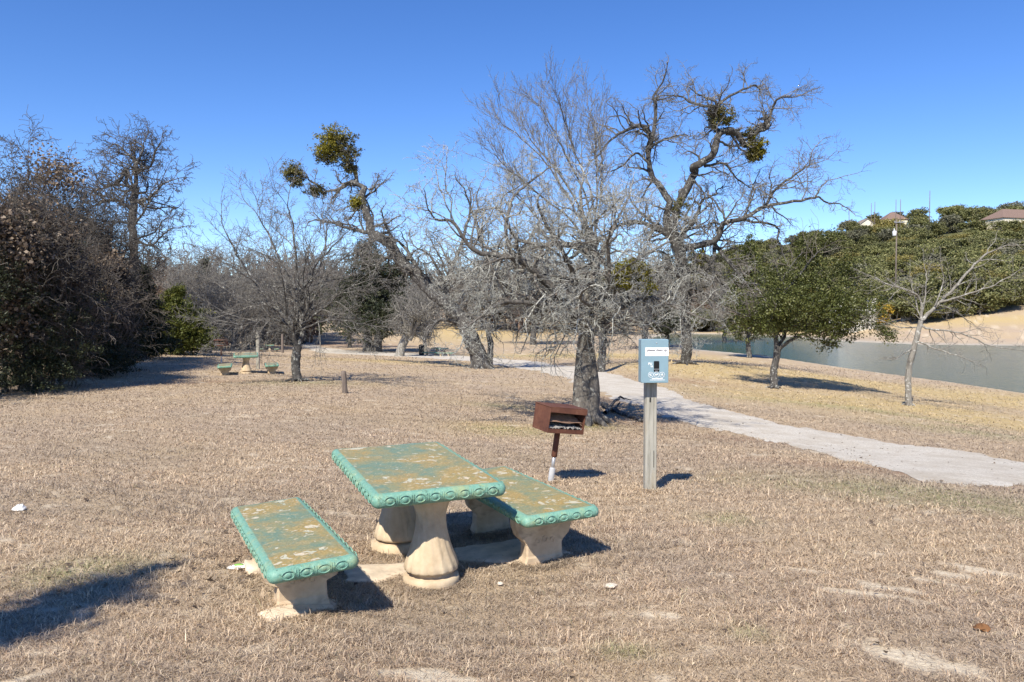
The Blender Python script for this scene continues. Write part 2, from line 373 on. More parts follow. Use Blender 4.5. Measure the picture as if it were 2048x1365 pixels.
# ------------------------------------------------------------------ gravel path
def resamp(pts, k):
    pts = np.array(pts, float); d = np.r_[0, np.cumsum(np.linalg.norm(np.diff(pts, axis=0), axis=1))]
    t = np.linspace(0, d[-1], k); return np.stack([np.interp(t, d, pts[:, i]) for i in range(pts.shape[1])], 1)
upper = [(2500, 985), (2300, 958), (2048, 925), (1900, 905), (1750, 880), (1600, 852), (1480, 830), (1400, 806), (1330, 780), (1260, 757), (1200, 742), (1130, 731), (1060, 722), (990, 716), (900, 711), (800, 706), (700, 701), (650, 697), (628, 690), (615, 680), (603, 668)]
lower = [(2500, 1040), (2300, 1000), (2120, 965), (2030, 962), (1978, 984), (1880, 972), (1800, 952), (1700, 925), (1600, 897), (1500, 874), (1400, 852), (1312, 826), (1254, 808), (1200, 788), (1145, 763), (1093, 746), (1000, 729), (900, 720), (800, 714), (700, 709), (640, 706), (600, 692), (588, 668)]
U = resamp([gp(*a).xy for a in upper], 60); L = resamp([gp(*a).xy for a in lower], 60)
U = resamp(U, 1500); L = resamp(L, 1500)
# pair the two edges by projecting
tree_c = (U + L) / 2
def smooth(a, k=9):
    pad = np.pad(a, ((k, k), (0, 0)), 'edge'); return np.stack([np.convolve(pad[:, i], np.ones(2 * k + 1) / (2 * k + 1), 'valid') for i in range(2)], 1)
U = smooth(U, 16); L = smooth(L, 9)
jit = lambda a, s: (vnoise(a[:, 0], a[:, 1], 1.7, s + 2) - .5)[:, None] * .95 + (vnoise(a[:, 0], a[:, 1], .5, s) - .5)[:, None] * .6 + (vnoise(a[:, 0], a[:, 1], .15, s + 1) - .5)[:, None] * .45
nn = (U - L); nn /= np.linalg.norm(nn, axis=1)[:, None]
U = U + nn * jit(U, 20); L = L + nn * jit(L, 30)
K = 12; G = L[:, None] * (1 - np.linspace(0, 1, K))[None, :, None] + U[:, None] * np.linspace(0, 1, K)[None, :, None]
PV = np.array([[x, y, gz(x, y) + (.02 if 0 < k < K - 1 else .004)] for row in G for k, (x, y) in enumerate(row)])
i = np.arange(1499)[:, None] * K + np.arange(K - 1)[None]; PQ = np.stack([i, i + 1, i + K + 1, i + K], -1).reshape(-1, 4)
m, nt, b, _ = new_mat('gravel'); n = N(nt); p = n.pos()
f = n.noise(p, 32, 6, .85); f2 = n.noise(p, 1.2, 4, .6); f3 = n.noise(p, 6, 4, .7)
c = n.ramp(f, [(.34, (.25, .22, .185)), (.5, (.56, .515, .44)), (.75, (.78, .73, .63))])
c = n.mix(n.ramp(f2, [(.40, 0.), (.62, .6)]), c, (.40, .345, .27))
c = n.mix(n.ramp(f3, [(.57, 0.), (.66, .65)]), c, (.36, .285, .205))
n.link(c, b.inputs['Base Color']); b.inputs['Roughness'].default_value = .95; n.bump(f, .8, .02, b)
path = link('path', fast_mesh('path', PV, PQ, m, True)); tag(path, 'pale crushed gravel path winding past the oak', 'path', kind='structure')
PATHPOLY = np.vstack([U[:], L[::-1]])
def in_poly(x, y, poly):
    ins = np.zeros(x.shape, bool); n_ = len(poly)
    for k in range(n_):
        a = poly[k]; c_ = poly[(k + 1) % n_]; c0 = (a[1] > y) != (c_[1] > y)
        if abs(c_[1] - a[1]) < 1e-12: continue
        ins ^= c0 & (x < (c_[0] - a[0]) * (y - a[1]) / (c_[1] - a[1]) + a[0])
    return ins

# ------------------------------------------------------------------ picnic furniture
YAW = .40
def slab_mat():
    m, nt, b, _ = new_mat('peeling_green_paint'); n = N(nt); c = n.coord(); r = n.objrand()
    off = n.node('ShaderNodeVectorMath', operation='ADD'); n.link(c, off.inputs[0]); cmb = n.node('ShaderNodeCombineXYZ'); n.link(n.math('MULTIPLY', r, 37.), cmb.inputs[0]); n.link(n.math('MULTIPLY', r, 11.), cmb.inputs[1]); n.link(cmb.outputs[0], off.inputs[1]); c = off.outputs[0]
    a = n.noise(c, 2.1, 6, .62, dist=.4); a2 = n.noise(c, 7, 6, .75, dist=.6); a3 = n.noise(c, 11, 5, .66, dist=.7); a4 = n.noise(c, 60, 4, .7)
    teal = n.ramp(a4, [(.3, (.095, .165, .12)), (.7, (.19, .265, .185))])
    ochre = n.ramp(a4, [(.3, (.23, .155, .045)), (.55, (.39, .26, .08)), (.75, (.48, .34, .15))])
    top = n.mix(n.ramp(a, [(.40, 0.), (.57, .92)]), teal, ochre)
    top = n.mix(n.ramp(a2, [(.45, 0.), (.68, .7)]), top, n.mix(.5, ochre, (.26, .26, .1)))
    a5 = n.noise(c, 24, 6, .8, dist=1.)
    top = n.mix(n.ramp(a5, [(.52, 0.), (.6, .6)]), top, n.mix(.5, (.12, .17, .12), teal))
    top = n.mix(n.ramp(n.math('ADD', n.math('MULTIPLY', a5, .5), n.math('MULTIPLY', a3, .5)), [(.40, .75), (.44, 0.)]), top, (.5, .42, .26))
    chips = n.ramp(n.math('ADD', n.math('MULTIPLY', a3, .75), n.math('MULTIPLY', a, .32)), [(.612, 0.), (.625, .85)])
    top = n.mix(chips, top, n.ramp(a2, [(.35, (.42, .48, .38)), (.6, (.62, .52, .38))]))
    rim = n.ramp(a4, [(.25, (.10, .235, .18)), (.55, (.165, .33, .255)), (.8, (.27, .41, .30))])
    rim = n.mix(n.ramp(a2, [(.5, 0.), (.72, .7)]), rim, (.33, .34, .15))
    rim = n.mix(n.ramp(a5, [(.58, 0.), (.66, .7)]), rim, (.30, .36, .16)); rim = n.mix(n.ramp(a5, [(.34, .8), (.40, 0.)]), rim, (.5, .52, .40)); rim = n.mix(n.ramp(a3, [(.60, 0.), (.66, .7)]), rim, (.09, .17, .12))
    e = n.ramp(n.math('ADD', n.attr('edge'), n.math('MULTIPLY', n.math('SUBTRACT', a2, .5), .9)), [(.35, 0.), (.6, 1.)])
    n.link(n.mix(e, top, rim), b.inputs['Base Color']); b.inputs['Roughness'].default_value = .5; b.inputs['Specular IOR Level'].default_value = .35
    h = n.math('ADD', n.math('MULTIPLY', chips, -.6), n.math('ADD', n.math('MULTIPLY', a4, .25), n.math('MULTIPLY', a2, .4)))
    n.bump(h, .6, .012, b); return m
M['slab'] = slab_mat()
def concrete_mat():
    m, nt, b, _ = new_mat('cream_concrete'); n = N(nt); c = n.coord()
    f = n.noise(c, 6, 5, .65); g = n.noise(c, 40, 4, .7); s = n.noise(c, 9, 4, .6, (1, 1, .5), .8)
    col = n.ramp(f, [(.3, (.40, .30, .19)), (.6, (.55, .44, .30)), (.8, (.6, .5, .36))])
    col = n.mix(n.ramp(s, [(.6, 0.), (.72, .4)]), col, (.2, .15, .1))
    n.link(col, b.inputs['Base Color']); b.inputs['Roughness'].default_value = .85; n.bump(n.math('ADD', g, f), .35, .006, b); return m
M['concrete'] = concrete_mat()
m, nt, b, _ = new_mat('dirty_concrete'); n = N(nt); c = n.coord(); f = n.noise(c, 6, 5, .65); s = n.noise(c, 8, 3, .5, (1, 1, 1.6), .5)
col = n.ramp(f, [(.3, (.42, .31, .2)), (.7, (.62, .49, .34))]); col = n.mix(n.ramp(s, [(.52, 0.), (.72, .55)]), col, (.16, .12, .09))
n.link(col, b.inputs['Base Color']); b.inputs['Roughness'].default_value = .9; n.bump(f, .5, .012, b); M['leg'] = m

def make_slab(a, b_, th, name, parent, loc, rot=(0, 0, 0)):
    "half sizes a,b at the bulge; top at z=0"
    mb = MB(); cr = .05
    def loop(inset, z):
        L_ = []; A = a - inset; B = b_ - inset; r = max(cr - inset, .012)
        for q, (sx, sy, a0) in enumerate(((1, 1, 0), (-1, 1, 90), (-1, -1, 180), (1, -1, 270))):
            for k in range(6):
                w = math.radians(a0 + 18 * k); L_.append((sx * (A - r) + r * math.cos(w), sy * (B - r) + r * math.sin(w), z))
        # subdivide straight stretches
        o = []
        for i_ in range(len(L_)):
            p0 = Vector(L_[i_]); p1 = Vector(L_[(i_ + 1) % len(L_)]); o.append(p0)
            if (p1 - p0).length > .08 and i_ % 6 == 5:
                for k in range(1, 16): o.append(p0.lerp(p1, k / 16))
        return o
    prof = [(.16, 0, 0), (.062, 0, .08), (.042, -.001, .7), (.028, -.003, 1), (.016, -.010, 1), (.005, -.024, 1), (0, -.042, 1), (.003, -th * .68, 1), (.012, -th * .86, 1), (.028, -th * .97, 1), (.05, -th, 1)]
    rings = [loop(i_, z) for i_, z, _ in prof]; n_ = len(rings[0]); V = []; E = []
    for (i_, z, e), R_ in zip(prof, rings):
        for k, p in enumerate(R_):
            w = (math.sin(p.x * 9 + p.y * 7) * .002 + math.sin(p.x * 31 - p.y * 23) * .0012) if e > .5 else 0
            V.append((p.x * (1 + w), p.y * (1 + w), p.z + w * .7)); E.append(e)
    Fs = [(r_ * n_ + k, r_ * n_ + (k + 1) % n_, (r_ + 1) * n_ + (k + 1) % n_, (r_ + 1) * n_ + k) for r_ in range(len(prof) - 1) for k in range(n_)]
    base = len(mb.v); mb.add(V, Fs, True); mb.edge[base:] = E
    mb.add([V[k] for k in range(n_)], [tuple(range(n_))], False, edge=0.)
    mb.add([V[(len(prof) - 1) * n_ + k] for k in range(n_)], [tuple(range(n_ - 1, -1, -1))], False, edge=1.)
    # embossed ovals and ribs all round the rim
    zc = -th * .46; oh = th * .30
    for side in range(4):
        Ls = (a if side % 2 == 0 else b_); off = (b_ if side % 2 == 0 else a)
        cnt = max(3, round((2 * Ls - .12) / .106)); st = (2 * Ls - .12) / cnt
        ang = side * math.pi / 2
        for k in range(cnt):
            u = -Ls + .06 + st * (k + .5)
            Mx = Matrix.Rotation(ang, 4, 'Z') @ Matrix.Translation((u, -off, zc))
            ring = [(st * .36 * math.cos(t_), .0005, oh * .95 * math.sin(t_)) for t_ in [2 * math.pi * q / 18 for q in range(18)]]
            mb.tube(ring, .0036, 6, True, Mx); 
            V = []; Fs = []
            for i_ in range(5):
                ph = math.pi / 2 * i_ / 4
                for q in range(12):
                    w = 2 * math.pi * q / 12; V.append((st * .21 * math.cos(w) * math.cos(ph), .004 - .0085 * math.sin(ph), oh * .62 * math.sin(w) * math.cos(ph)))
            for i_ in range(4):
                for q in range(12): Fs.append((i_ * 12 + q, i_ * 12 + (q + 1) % 12, (i_ + 1) * 12 + (q + 1) % 12, (i_ + 1) * 12 + q))
            mb.add(V, Fs, True, Mx)
            if k: 
                for s_ in (-.007, .007):
                    Mr = Matrix.Rotation(ang, 4, 'Z') @ Matrix.Translation((u - st / 2 + s_, -off, zc))
                    mb.tube([(0, .004, -oh * 1.0), (0, -.0005, 0), (0, .004, oh * 1.05)], [.002, .0036, .002], 5, False, Mr)
    for k in range(n_ * len(prof) + 2 * n_, len(mb.v)): mb.edge[k] = 1.
    o = mb.build(name, M['slab'], parent, loc, edge=True); o.rotation_euler = rot; return o

def pedestal(parent, loc, h, extra=.0, tw=0.):
    mb = MB()
    prof = [(.15, -.15), (.194, -.13), (.198, .0), (.20, .03), (.196, .052), (.182, .062), (.15, .064), (.14, .07), (.142, .085)]
    fl = [(.165, .088), (.184, .094), (.189, .108), (.184, .135), (.169, .175), (.150, .22), (.133, .27), (.119, .32), (.109, .37), (.104, .42), (.105, .46), (.116, .50), (.134, .54), (.148, .575), (.15, .6), (.15, .615)]
    fl = [(r, z * h / .60 if z < .59 else h + (z - .6)) for r, z in fl]
    prof2 = prof + [(r, z) for r, z in fl]
    def mod(a, z):
        if z < .087: return 1
        t = min(1, (z - .08) / .02)
        return 1 + .026 * t * (abs(math.cos(8 * (a + tw + .8 * z))) ** .8 * 2 - 1) + .006 * t * math.sin(31 * a + 9 * z)
    mb.lathe(prof2, 96, None, mod)
    return mb.build('pedestal', M['concrete'], parent, loc)

def bench_leg(parent, loc, h, y=.06, wt=.232, wb=.168):
    prof = [(-.20, wb * 1.05), (-.04, wb * 1.03), (.0, wb), (.06, wb * .90), (.14, wb * .88), (h * .62, wt * .93), (h * .8, wt * 1.02), (h * .93, wt * 1.03), (h + .02, wt * .95)]
    # smooth
    pr = []
    for i_ in range(len(prof) - 1):
        (z0, w0), (z1, w1) = prof[i_], prof[i_ + 1]
        for k in range(4):
            t = k / 4; pr.append((z0 + (z1 - z0) * t, w0 + (w1 - w0) * (t * t * (3 - 2 * t))))
    pr.append(prof[-1]); mb = MB(); V = []; n_ = len(pr); bev = .012
    for (z, w) in pr:
        d = y * (1.12 if z < .05 else 1)
        for sx, sy, bx, by in ((-1, -1, 0, bev), (-1, -1, bev, 0), (1, -1, bev, 0), (1, -1, 0, bev), (1, 1, 0, bev), (1, 1, bev, 0), (-1, 1, bev, 0), (-1, 1, 0, bev)):
            V.append((sx * (w - bx), sy * (d - by), z))
    Fs = [(i_ * 8 + k, i_ * 8 + (k + 1) % 8, (i_ + 1) * 8 + (k + 1) % 8, (i_ + 1) * 8 + k) for i_ in range(n_ - 1) for k in range(8)]
    Fs += [tuple(range(8))[::-1], tuple((n_ - 1) * 8 + k for k in range(8))]
    mb.add(V, Fs, False)
    # worn cast scrollwork on both faces
    for s_ in (-1, 1):
        for (cx, cz, r) in ((-.06, .17, .026), (.0, .18, .03), (.06, .165, .026)):
            ring = [(cx + r * math.cos(t_) * (1 - .07 * k), s_ * (y + .0005), cz + r * 1.1 * math.sin(t_) * (1 - .07 * k)) for k, t_ in enumerate([math.pi * q / 4 for q in range(12)])]
            mb.tube(ring, [.0005 + .0022 * math.sin(math.pi * q / 11) for q in range(12)], 5)
    return mb.build('leg', M['leg'], parent, loc)

def table(center, yaw, a, b_, z_off, label, group, tilt=(0, 0)):
    H = center[2]; g = gz(center[0], center[1]) if z_off is None else z_off
    root = empty('picnic_table', (center[0], center[1], g), (0, 0, yaw), label, 'table', group); hh = H - g
    make_slab(a, b_, .098, 'tabletop', root, (0, 0, hh), (tilt[0], tilt[1], 0))
    return root, hh
def bench(center, yaw, a, b_, g, label, group, tilt=(0, 0), lo=.52):
    root = empty('concrete_bench', (center[0], center[1], g), (0, 0, yaw), label, 'bench', group); hh = center[2] - g
    make_slab(a, b_, .085, 'seat', root, (0, 0, hh), (tilt[0], tilt[1], 0))
    for s_ in (-1, 1): bench_leg(root, (0, s_ * lo, 0), hh - .085 + math.tan(tilt[0]) * s_ * lo * .9 )
    return root
T1, hh = table((-.764, 5.905, .72), .396, .469, .789, -.04, 'nearest green concrete picnic table with peeling ochre and white paint', 'concrete picnic tables', (.036, -.010))
pedestal(T1, (.02, -.45, 0.0), hh - .098 - .016, tw=.1)
pedestal(T1, (0, .40, .0), hh - .098 + .013, extra=.0, tw=.4)
mb = MB(); mb.lathe([(.19, -.12), (.222, -.05), (.225, .02), (.21, .075), (.17, .085)], 48); mb.build('footing', M['concrete'], T1, (0, .40, .0))
bench((-1.49, 5.149, .441), .465, .262, .833, .07, 'nearest green concrete bench, at lower left of the near table', 'concrete benches', (.001, -.051), lo=.43)
bench((.018, 6.316, .448), .429, .31, .845, -.005, 'green concrete bench on the grill side of the near table', 'concrete benches', (.003, -.034), lo=.49)

# generic far sets are lighter versions of the same pieces
def far_table(px, py, yaw, label, k=.9):
    g = gp(px, py); root = copy_tree(T1, loc=g + Vector((0, 0, 0)), rot=(0, 0, yaw), scale=(k, k, k)); tag(root, label); return root
B0 = [o for o in COL.objects if o.name.startswith('concrete_bench')][0]
def far_bench(px, py, yaw, label, k=.9):
    g = gp(px, py); root = copy_tree(B0, loc=g, rot=(0, 0, yaw), scale=(k, k, k)); tag(root, label); return root
far_table(492, 746, .33, 'second green concrete picnic table left of the small bare tree')
far_bench(450, 749, .33, 'green concrete bench next to the rusty grill on a post, left of the second table')
far_bench(543, 746, .33, 'green concrete bench between the second table and the small bare tree')
far_table(539, 703, .3, 'small far green picnic table behind the second picnic set', .86)
far_bench(522, 704, .3, 'left bench of the small far picnic set behind the second set', .86)
far_bench(553, 704, .3, 'right bench of the small far picnic set behind the second set', .86)
far_table(880, 711, 1.2, 'far green picnic table beside the dark bin across the path', .9)
far_bench(862, 712, 1.35, 'far green bench nearest the dark bin across the path', .9)
far_bench(890, 713, 1.2, 'far green bench on the right of the table across the path', .9)

# concrete pads under the near set
M['pad'] = simple_mat('pad_concrete', (.6, .49, .36), .95, .25, 7, .6, bd=.02)
def pad(pts, name, label, hgt=.02):
    pts = np.array(pts, float); n_ = 60; loop = resamp(np.vstack([pts, pts[:1]]), n_ + 1)[:-1]; c_ = loop.mean(0)
    V = []; Fs = []
    for q, (s_, dz) in enumerate(((1.02, -.04), (1, hgt * .6), (.9, hgt), (.5, hgt * 1.1), (.0, hgt * 1.1))):
        for k in range(n_):
            w = 1 + (vnoise(loop[k, 0], loop[k, 1], .08, 9) - .5) * .22 * (s_ > .8)
            x, y = c_ + (loop[k] - c_) * s_ * w; V.append((x, y, gz(x, y) + dz))
    for q in range(4):
        for k in range(n_): Fs.append((q * n_ + k, q * n_ + (k + 1) % n_, (q + 1) * n_ + (k + 1) % n_, (q + 1) * n_ + k))
    mb = MB(); mb.add(V, Fs, True); return tag(mb.build(name, M['pad']), label, 'concrete footing')
PADS = []
for pts, lab in (([(512, 1232), (600, 1200), (672, 1205), (672, 1222), (600, 1235), (540, 1245)], 'pale crumbling concrete footing under the front leg of the near left bench'),
                 ([(690, 1135), (830, 1128), (830, 1150), (745, 1165), (690, 1165)], 'pale concrete strip between the near left bench and the table pedestal'),
                 ([(905, 1100), (1060, 1080), (1150, 1110), (1060, 1130), (920, 1125)], 'shaded concrete footing between the table and the right bench'),
                 ([(488, 1132), (520, 1135), (525, 1150), (490, 1148)], 'pale footing lump at the rear leg of the near left bench')):
    pp = [gp(*q).xy for q in pts]; pad(pp, 'concrete_footing', lab, .022 if 'lump' not in lab else .05); PADS.append(np.array(pp))

# ------------------------------------------------------------------ grill
def rust_mat():
    m, nt, b, _ = new_mat('rusty_steel'); n = N(nt); c = n.coord(); f = n.noise(c, 7, 6, .7); g = n.noise(c, 45, 4, .7)
    col = n.ramp(f, [(.3, (.075, .03, .022)), (.55, (.14, .058, .036)), (.72, (.22, .105, .065)), (.85, (.3, .19, .13))]); col = n.mix(n.ramp(g, [(.55, 0.), (.8, .5)]), col, (.09, .04, .03))
    n.link(col, b.inputs['Base Color']); b.inputs['Roughness'].default_value = .75; b.inputs['Metallic'].default_value = .15; n.bump(g, .3, .004, b); return m
M['rust'] = rust_mat(); M['galv'] = simple_mat('galvanised_pipe', (.42, .42, .42), .45, .2, 14, .1, .6)
M['white_pipe'] = simple_mat('white_plastic', (.42, .42, .42), .6, .12, 9, .1)
M['ash'] = simple_mat('ash', (.26, .245, .23), .95, .6, 60, .9, bd=.02)
M['grate'] = simple_mat('burnt_grate', (.32, .2, .14), .7, .4, 20, .3, .4)
def grill(loc, yaw, tilt, label, zpost=.60):
    R_ = Matrix.Rotation(yaw, 4, 'Z')
    root = empty('charcoal_grill', loc, (0, 0, 0), label, 'grill', 'charcoal grills on posts'); root.rotation_euler = (Matrix.Rotation(tilt[1], 4, 'Y') @ Matrix.Rotation(tilt[0], 4, 'X')).to_euler()
    mb = MB(); mb.lathe([(.034, -.15), (.034, .16), (.026, .175), (.018, .18)], 20); mb.build('base_sleeve', M['white_pipe'], root)
    mb = MB(); mb.lathe([(.0205, .1), (.0205, .35)], 20); mb.build('pipe', M['galv'], root)
    mb = MB(); mb.lathe([(.026, .30), (.033, .305), (.033, zpost), (.026, zpost + .005)], 20); mb.build('post_sleeve', M['rust'], root)
    W, D, Hh, t = .235, .17, .285, .006; z0 = zpost
    mb = MB()
    mb.box((0, 0, z0 + t / 2), (2 * W, 2 * D, t), R_)                                   # floor
    for s_ in (-1, 1):                                                             # side plates, sloping at the upper front on the far side
        out = [(-D, z0), (D, z0), (D, z0 + Hh), (-D, z0 + Hh)]
        V = []
        for x in (s_ * W - t / 2, s_ * W + t / 2): V += [(x, y, z) for y, z in out]
        mb.add(V, [(0, 1, 2, 3), (4, 5, 6, 7), (0, 1, 5, 4), (1, 2, 6, 5), (2, 3, 7, 6), (3, 0, 4, 7)], False, R_)
    mb.box((0, D - t / 2, z0 + Hh / 2), (2 * W - t, t, Hh), R_)                              # back
    mb.box((0, -D + t / 2 - .001, z0 + .026), (2 * W - t - .002, t, .046), R_)                 # low front lip
    mb.build('firebox', M['rust'], root)
    mb = MB(); mb.box((0, 0, z0 + Hh + t / 2 + .001), (2 * W + .02, 2 * D + .012, t), R_)
    V = [(-W - .01, -D - .006, z0 + Hh), (W + .01, -D - .006, z0 + Hh), (W + .01, -D - .010, z0 + Hh - .062), (-W - .01, -D - .010, z0 + Hh - .05)]
    V += [(x, y - .005, z) for x, y, z in V]
    mb.add(V, [(0, 1, 2, 3), (7, 6, 5, 4), (0, 4, 5, 1), (1, 5, 6, 2), (2, 6, 7, 3), (3, 7, 4, 0)], False, R_); mb.build('hood', M['rust'], root)
    mb = MB()
    for k in range(15):
        y = -D + .03 + k * .0165
        if k > 6: z = z0 + .165
        else: z = z0 + .165
        mb.tube([(-W + .015 + .44 * q / 10, y + .004 * math.sin(q * 1.7 + k), z + .006 * math.sin(q * .9 + k * .3) + (k - 7) * .006) for q in range(11)], .0055, 6, False, R_)
    for x in (-W + .02, W - .02): mb.tube([(x, -D + .025, z0 + .10), (x, D - .05, z0 + .18)], .005, 6, False, R_)
    mb.build('grate', M['grate'], root)
    mb = MB(); n_ = 26; V = []
    for i_ in range(n_):
        for j_ in range(n_):
            x = -W + .01 + (2 * W - .02) * i_ / (n_ - 1); y = -D + .014 + (2 * D - .025) * j_ / (n_ - 1); V.append((x, y, z0 + .045 + .03 * random.random() + .02 * (j_ / n_)))
    mb.add(V, [(i_ * n_ + j_, (i_ + 1) * n_ + j_, (i_ + 1) * n_ + j_ + 1, i_ * n_ + j_ + 1) for i_ in range(n_ - 1) for j_ in range(n_ - 1)], False, R_); mb.build('ash', M['ash'], root)
    return root
grill(gp(1101, 966), .50, (.0, .135), 'leaning rusty charcoal grill behind the near picnic table')
g2 = gp(443, 726); grill(g2, -.2, (0, 0), 'upright rusty charcoal grill behind the second picnic set', .72)

# ------------------------------------------------------------------ dog waste bag dispenser
M['post'] = simple_mat('weathered_pine', (.36, .33, .25), .85, .3, 5, .5, stretch=(6, 6, .5), bd=.01)
M['blue'] = simple_mat('blue_painted_steel', (.20, .30, .35), .4, .06, 5, .05, bd=.003)
M['white'] = simple_mat('white_vinyl', (.8, .8, .8), .5, .03, 20, 0)
M['grey_ink'] = simple_mat('grey_ink', (.22, .22, .23), .6, .03, 20, 0); M['pale_ink'] = simple_mat('pale_ink', (.5, .5, .52), .6, .03, 20, 0)
M['black'] = simple_mat('black_hollow', (.006, .006, .007), .7, .1, 20, 0)
m, nt, b, _ = new_mat('gouged_pine'); n = N(nt); c = n.coord(); f = n.noise(c, 5, 6, .7, (7, 7, .45), .5); k = n.noise(c, 4, 3, .6, (3, 3, .7))
col = n.ramp(f, [(.3, (.18, .17, .14)), (.5, (.32, .305, .26)), (.75, (.42, .40, .34))]); col = n.mix(n.ramp(k, [(.5, 0.), (.75, .5)]), col, (.30, .23, .14))
n.link(col, b.inputs['Base Color']); b.inputs['Roughness'].default_value = .85; n.bump(f, .5, .008, b); M['post'] = m
def text_mesh(s_, size, mat, parent, name, M4, bold=0.0, ext=.0006):
    cu = bpy.data.curves.new(name, 'FONT'); cu.body = s_; cu.size = size; cu.extrude = ext; cu.align_x = 'CENTER'; cu.align_y = 'CENTER'; cu.offset = bold; cu.resolution_u = 3
    o = bpy.data.objects.new(name, cu); COL.objects.link(o); dg = bpy.context.evaluated_depsgraph_get(); me = bpy.data.meshes.new_from_object(o.evaluated_get(dg)); COL.objects.unlink(o); bpy.data.objects.remove(o)
    me.materials.clear(); me.materials.append(mat); o = link(name, me, parent); o.matrix_local = M4; return o
pg = gp(1301, 984); pg.y += .05
root = empty('wooden_post', pg, (0, 0, .06)); tag(root, 'weathered square wooden post carrying the blue bag dispenser', 'post')
mb = MB(); mb.box((0, 0, .55), (.122, .10, 1.9), bev=.006); mb.build('shaft', M['post'], root)
mb = MB(); mb.box((-.012, -.0505, .98), (.014, .003, .05)); mb.build('knot', M['black'], root); mb = MB(); mb.box((.03, -.0505, .35), (.006, .003, .18)); mb.build('crack', M['black'], root)
DH = 1.40
droot = empty('bag_dispenser', (pg.x, pg.y, pg.z), (0, 0, .06), 'blue steel dog waste bag dispenser with white please clean up sticker', 'dispenser')
mb = MB(); mb.box((.0, -.051 - .072, DH), (.285, .142, .455), bev=.008); mb.build('case', M['blue'], droot)
FY = -.194
mb = MB(); mb.box((.004, FY - .0015, DH - .001), (.277, .005, .449), bev=.002); mb.build('door', M['blue'], droot)
fy = FY - .0045
mb = MB(); mb.box((.02, fy - .0006, DH + .098), (.245, .0016, .088)); st = mb.build('sticker', M['white'], droot)
RX = Matrix.Rotation(math.pi / 2, 4, 'X')
text_mesh('please clean up', .0345, M['grey_ink'], st, 'lettering', Matrix.Translation((.02, fy - .002, DH + .115)) @ RX, .0017)
text_mesh('after your dog', .0345, M['pale_ink'], st, 'lettering', Matrix.Translation((.02, fy - .002, DH + .078)) @ RX, .0012)
def rrect(w, h, r, k=5):
    o = []
    for sx, sz, a0 in ((1, 1, 0), (-1, 1, 90), (-1, -1, 180), (1, -1, 270)):
        for q in range(k + 1): t_ = math.radians(a0 + 90 * q / k); o.append((sx * (w / 2 - r) + r * math.cos(t_), sz * (h / 2 - r) + r * math.sin(t_)))
    return o
mb = MB(); mb.extrude([(x + .017, z + DH - .055) for x, z in rrect(.058, .112, .009)], fy + .004, fy - .0008); slot = mb.build('bag_slot', M['black'], droot)
mb = MB(); mb.box((.017, fy - .003, DH - .083), (.058, .004, .006)); mb.box((.017, fy - .003, DH - .104), (.03, .004, .008)); mb.build('slot_lip', M['galv'], slot)
text_mesh('PU', .034, M['white'], droot, 'lettering', Matrix.Translation((-.050, fy - .0008, DH - .028)) @ RX, .001)
text_mesh('LL', .026, M['white'], droot, 'lettering', Matrix.Translation((-.032, fy - .0008, DH - .053)) @ RX, .001)
for k in range(3):
    cx = -.042 + k * .059; mb = MB()
    mb.tube([(cx + .027 * math.cos(2 * math.pi * q / 28), fy - .0008, DH - .142 + .027 * math.sin(2 * math.pi * q / 28)) for q in range(28)], .002, 5, True)
    for (dx, dz, ex, ez) in (((-.016, .004, .012, .01), (-.01, -.008, .014, -.006), (-.012, .012, -.004, -.012)), ((-.014, -.01, .013, .012), (-.012, .008, .006, -.012), (0, .0, .016, .0)), ((.0, -.015, .0, .016), (-.008, -.012, -.012, .004), (.002, .004, .012, -.012)))[k]:
        mb.tube([(cx + dx, fy - .0008, DH - .142 + dz), (cx + ex, fy - .0008, DH - .142 + ez)], .003, 5)
    mb.build('emblem', M['white'], droot)
mb = MB()
for (x0, x1, z, h) in ((-.03, .075, -.181, .009), (-.052, .1, -.196, .006)):
    x = x0
    while x < x1: w = random.uniform(.006, .014); mb.box((x + w / 2, fy - .0004, DH + z), (w, .0012, h * random.uniform(.8, 1.2))); x += w + .0025
mb.build('small_print', M['white'], droot)
mb = MB(); mb.lathe([(.006, 0), (.006, .004), (.003, .006)], 14, Matrix.Translation((.017, fy + .001, DH + .188)) @ RX); mb.build('lock', M['galv'], droot)

# ------------------------------------------------------------------ small posts and litter
M['stump'] = simple_mat('grey_weathered_wood', (.15, .12, .10), .95, .35, 6, .8, stretch=(5, 5, .5), bd=.02)
g = gp(690, 787); mb = MB(); mb.lathe([(.075, -.15), (.07, 0), (.062, .2), (.06, .48), (.056, .545), (.035, .56)], 14, Matrix.Rotation(-.06, 4, 'Y'), lambda a, z: 1 + .06 * math.sin(3 * a + 4 * z)); tag(mb.build('wooden_stake', M['stump'], None, g), 'short round grey wooden stake standing alone in the lawn', 'post')
g = gp(516, 738); mb = MB(); mb.box((0, 0, .65), (.11, .11, 1.6), bev=.008); tag(mb.build('wooden_post', M['post'], None, g), 'pale square wooden post right of the second picnic table', 'post')
g = gp(565, 706); mb = MB(); mb.lathe([(.13, -.2), (.12, 0), (.10, 1.7), (.07, 1.75)], 12, None, lambda a, z: 1 + .05 * math.sin(2 * a)); tag(mb.build('wooden_post', M['stump'], None, g), 'grey round post right of the small far picnic set', 'post')
M['bin'] = simple_mat('dark_green_bin', (.025, .03, .027), .5, .3, 6, .1)
g = gp(843, 711); rb = empty('litter_bin', g, (0, 0, 0), 'dark litter bin beside the far picnic table across the path', 'bin'); mb = MB(); mb.lathe([(.2, 0), (.24, .04), (.25, .8), (.23, .82)], 20); mb.build('drum', M['bin'], rb); mb = MB(); mb.lathe([(.255, .82), (.26, .86), (.2, .95), (.06, .99)], 20); mb.build('lid', M['bin'], rb)
